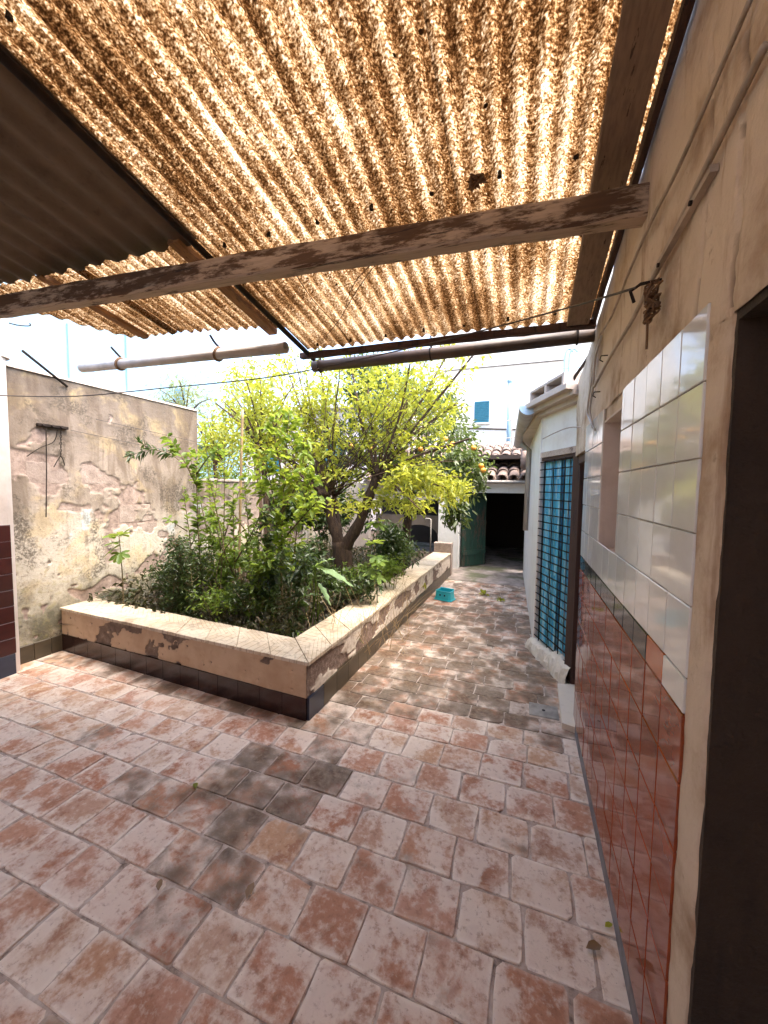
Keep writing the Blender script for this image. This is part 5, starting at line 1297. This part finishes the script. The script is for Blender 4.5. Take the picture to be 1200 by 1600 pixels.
# --- strap leaves, arum, fig seedlings
def strap_clump(label, px, Y, n, L, mat, cat='plant'):
    c = gp(px, Y); root = thing('strap_leaf_clump', label, cat, loc=c)
    for i in range(n):
        a = rng.uniform(0, 6.28); l_ = L * rng.uniform(.6, 1.15); d = Vector((math.cos(a), math.sin(a), 0)); up = rng.uniform(.5, 1.0); vs = []; w_ = rng.uniform(.008, .014); sd_ = Vector((-d.y, d.x, 0))
        for k in range(7):
            t = k / 6; p = d * l_ * .65 * t * (1.2 - up * .5) + Vector((0, 0, l_ * (up * t - .62 * t * t))); ww = w_ * (1 - t ** 2.5) + .0005
            vs += [p - sd_ * ww, p + Vector((0, 0, -.004)), p + sd_ * ww]
        fs = []
        for k in range(6): fs += [(k*3, k*3+1, k*3+4, k*3+3), (k*3+1, k*3+2, k*3+5, k*3+4)]
        o = MB().add(vs, fs).build('leaf', mat, root); o.location = (rng.uniform(-.03, .03), rng.uniform(-.03, .03), 0)
strap_clump('clump of arching strap leaves at the inner corner of the planter', 462, 2.78, 22, .42, M['fig'])
strap_clump('second strap leaved clump beside the side coping', 520, 3.0, 18, .40, M['fig'])
strap_clump('thin grassy clump between the saplings', 400, 2.9, 16, .40, M['mid'])
def arum_leaf(root, P0, tip, width, mat, sag=.05):
    P0, tip = Vector(P0), Vector(tip); d = tip - P0; L = d.length; dn = d.normalized(); s = dn.cross(Vector((0, 0, 1))).normalized(); u = s.cross(dn); n = 10; vs = []; fs = []
    for i in range(n + 1):
        t = i / n; w_ = width * (math.sin(min(1, t * 1.25 + .22) * math.pi * .5) if t < .35 else (1 - ((t - .35) / .65) ** 1.5)) * (1 + .06 * math.sin(i * 2.9)); c = P0 + dn * L * t + Vector((0, 0, -sag * t * t))
        if t < .04: c = P0
        vs += [c - s * w_ + u * (.18 * w_ + .008 * math.sin(i * 2.1)), c - s * w_ * .5 + u * .05 * w_, c, c + s * w_ * .5 + u * .05 * w_, c + s * w_ + u * (.18 * w_ + .008 * math.cos(i * 2.4))]
    for i in range(n):
        for k in range(4): fs.append((i*5+k, i*5+k+1, i*5+5+k+1, i*5+5+k))
    return part(MB().add(vs, fs), 'leaf', mat, root, smooth=True)
YR = 3.0
AR = thing('arum_plant', 'broad waxy arrow shaped leaves standing over the side coping', 'plant', loc=gp(505, YR))
for (a, t_, w_) in [((492, 884), (553, 908), .055), ((490, 886), (524, 864), .05), ((497, 912), (517, 938), .045), ((487, 907), (470, 935), .03), ((500, 930), (468, 925), .035)]:
    pa = at(*a, YR); pt = at(*t_, YR - .12 if t_[0] > 530 else YR); arum_leaf(AR, pa, pt, w_, M['bigleaf']); part(MB().tube(smooth_path([gp(490, YR) + Vector((rng.uniform(-.05, .02), rng.uniform(-.05, .05), 0)), pa.lerp(gp(490, YR), .4) + Vector((.015, 0, 0)), pa]), .005, 5), 'stalk', M['fig'], AR, smooth=True)
def lobed_leaf(root, P0, d, size, mat, nl=5, roll=0.0):
    P0 = Vector(P0); d = Vector(d).normalized(); s = d.cross(Vector((0, 0, 1))).normalized(); u = s.cross(d); s = s * math.cos(roll) + u * math.sin(roll); u = s.cross(d); vs = [P0]; n = nl * 6
    for i in range(n + 1):
        th = math.radians(-140 + 280 * i / n); ph = (i / n) * nl; lob = abs(math.sin(math.pi * ph)); r = size * (.36 + .64 * lob ** .8) * (1 - .38 * abs(th) / 2.44); vs.append(P0 + (d * math.cos(th) + s * math.sin(th)) * r + u * (-.22 * r * r / size + .02 * size * math.sin(i * 1.9)))
    fs = [(0, i, i + 1) for i in range(1, n + 1)]
    return part(MB().add(vs, fs), 'leaf', mat, root)
def fig_plant(label, base, top, leaves, size):
    root = thing('fig_seedling', label, 'plant', loc=base); P_ = smooth_path([base, base.lerp(top, .5) + Vector((.012, 0, 0)), top]); part(MB().tube(P_, [.007 * (1 - .5 * i / (len(P_)-1)) for i in range(len(P_))], 6), 'stem', M['stem'], root, smooth=True)
    for (q, d, k) in leaves:
        part(MB().tube([q, Vector(q).lerp(Vector(q) + Vector(d) * .06, 1)], .003, 4), 'leaf_stalk', M['fig'], root); lobed_leaf(root, Vector(q) + Vector(d) * .06, d, size * k, M['fig'], 5, rng.uniform(-.3, .3))
YG_ = 2.62
fb = at(193, 945, YG_); fb.z = .40
tp_ = at(186, 838, YG_)
fig_plant('young fig seedling with lobed leaves growing from the coping by the stained wall', fb, tp_, [(tp_, (.5, -.3, .35), 1.0), (tp_, (-.6, -.3, .1), .95), (at(187, 850, YG_), (-.3, -.7, -.5), 1.0), (at(188, 858, YG_), (.55, -.5, -.55), .95), (at(187, 846, YG_), (.1, -.8, .0), .9), (at(189, 866, YG_), (-.75, .1, -.45), .8), (tp_, (.3, .4, .5), .8)], .13)
f2 = gp(590, 3.6); t2 = at(585, 850, 3.6)
fig_plant('fig sapling with pale lobed leaves beside the old trunk', f2, t2, [(t2, (.3, -.6, .4), 1), (at(586, 875, 3.6), (.6, -.5, 0), 1), (at(588, 890, 3.6), (-.4, -.7, -.1), .9), (at(586, 865, 3.6), (.5, -.5, -.4), 1), (at(588, 895, 3.6), (.5, -.7, -.3), .9), (t2, (-.4, -.5, .4), .8)], .14)
f3 = gp(560, 3.9); t3 = at(588, 815, 3.8)
fig_plant('tall fig shoot with one lobed leaf cluster under the pollard head', f3, t3, [(t3, (.3, -.6, .2), 1), (t3, (.6, -.4, -.3), .9), (t3, (-.3, -.6, -.2), .8)], .13)
tag(MB().tube(smooth_path([gp(372, 3.25), at(376, 760, 3.25), at(379, 640, 3.2)]), .013, 8).build('garden_cane', M['cane'], smooth=True), 'upright pale bamboo cane among the saplings', 'cane')
# weeds on the path and planter side
def weed(label, p, n, L):
    root = thing('weed', label, 'weed', loc=p); c = np.repeat(np.array([[0, 0, .0]]), n, 0) + nrg.normal(size=(n, 3)) * np.array([.02, .02, .01]) + np.array([0, 0, .02]); link('foliage', leaf_mesh('foliage', c, rand_dir(n, .9), L, L * .4, M['lime']), root)
    MB().tube([(0, 0, -.005), (.005, 0, .02), (.012, .004, .04)], [.004, .003, .002], 5).build('stem', M['stem'], root)
weed('bright green weed growing between the path tiles near the stool', atz(757, 930, .005), 16, .085); weed('smaller weed in the path joint nearer the outbuilding', atz(782, 940, .005), 14, .06)
q = Vector((side_x(5.1) + .015, 5.1, .22)); weed('weed sprouting from the cracked side of the planter', q, 10, .06)
for (px, py, lab, mt, sz) in [(305, 1223, 'pale yellow fallen leaf on the dark stained tiles', 'lime', .05), (385, 1405, 'curled brown dead leaf on the floor tiles', 'dead', .06), (940, 1478, 'dry brown leaf at the foot of the oxblood tiles', 'dead', .06), (945, 1448, 'small yellow leaf at the foot of the oxblood tiles', 'lime', .035), (247, 1392, 'dark dead leaf scrap near the patio centre', 'dead', .045)]:
    p = atz(px, py, .011); d = np.array([[rng.uniform(-1, 1), rng.uniform(-1, 1), 0.02]]); o = link('fallen_leaf', leaf_mesh('fallen_leaf', np.array([list(p)]), d, sz, sz * .55, M[mt], 0.0, .25, 5)); tag(o, lab, 'leaf')
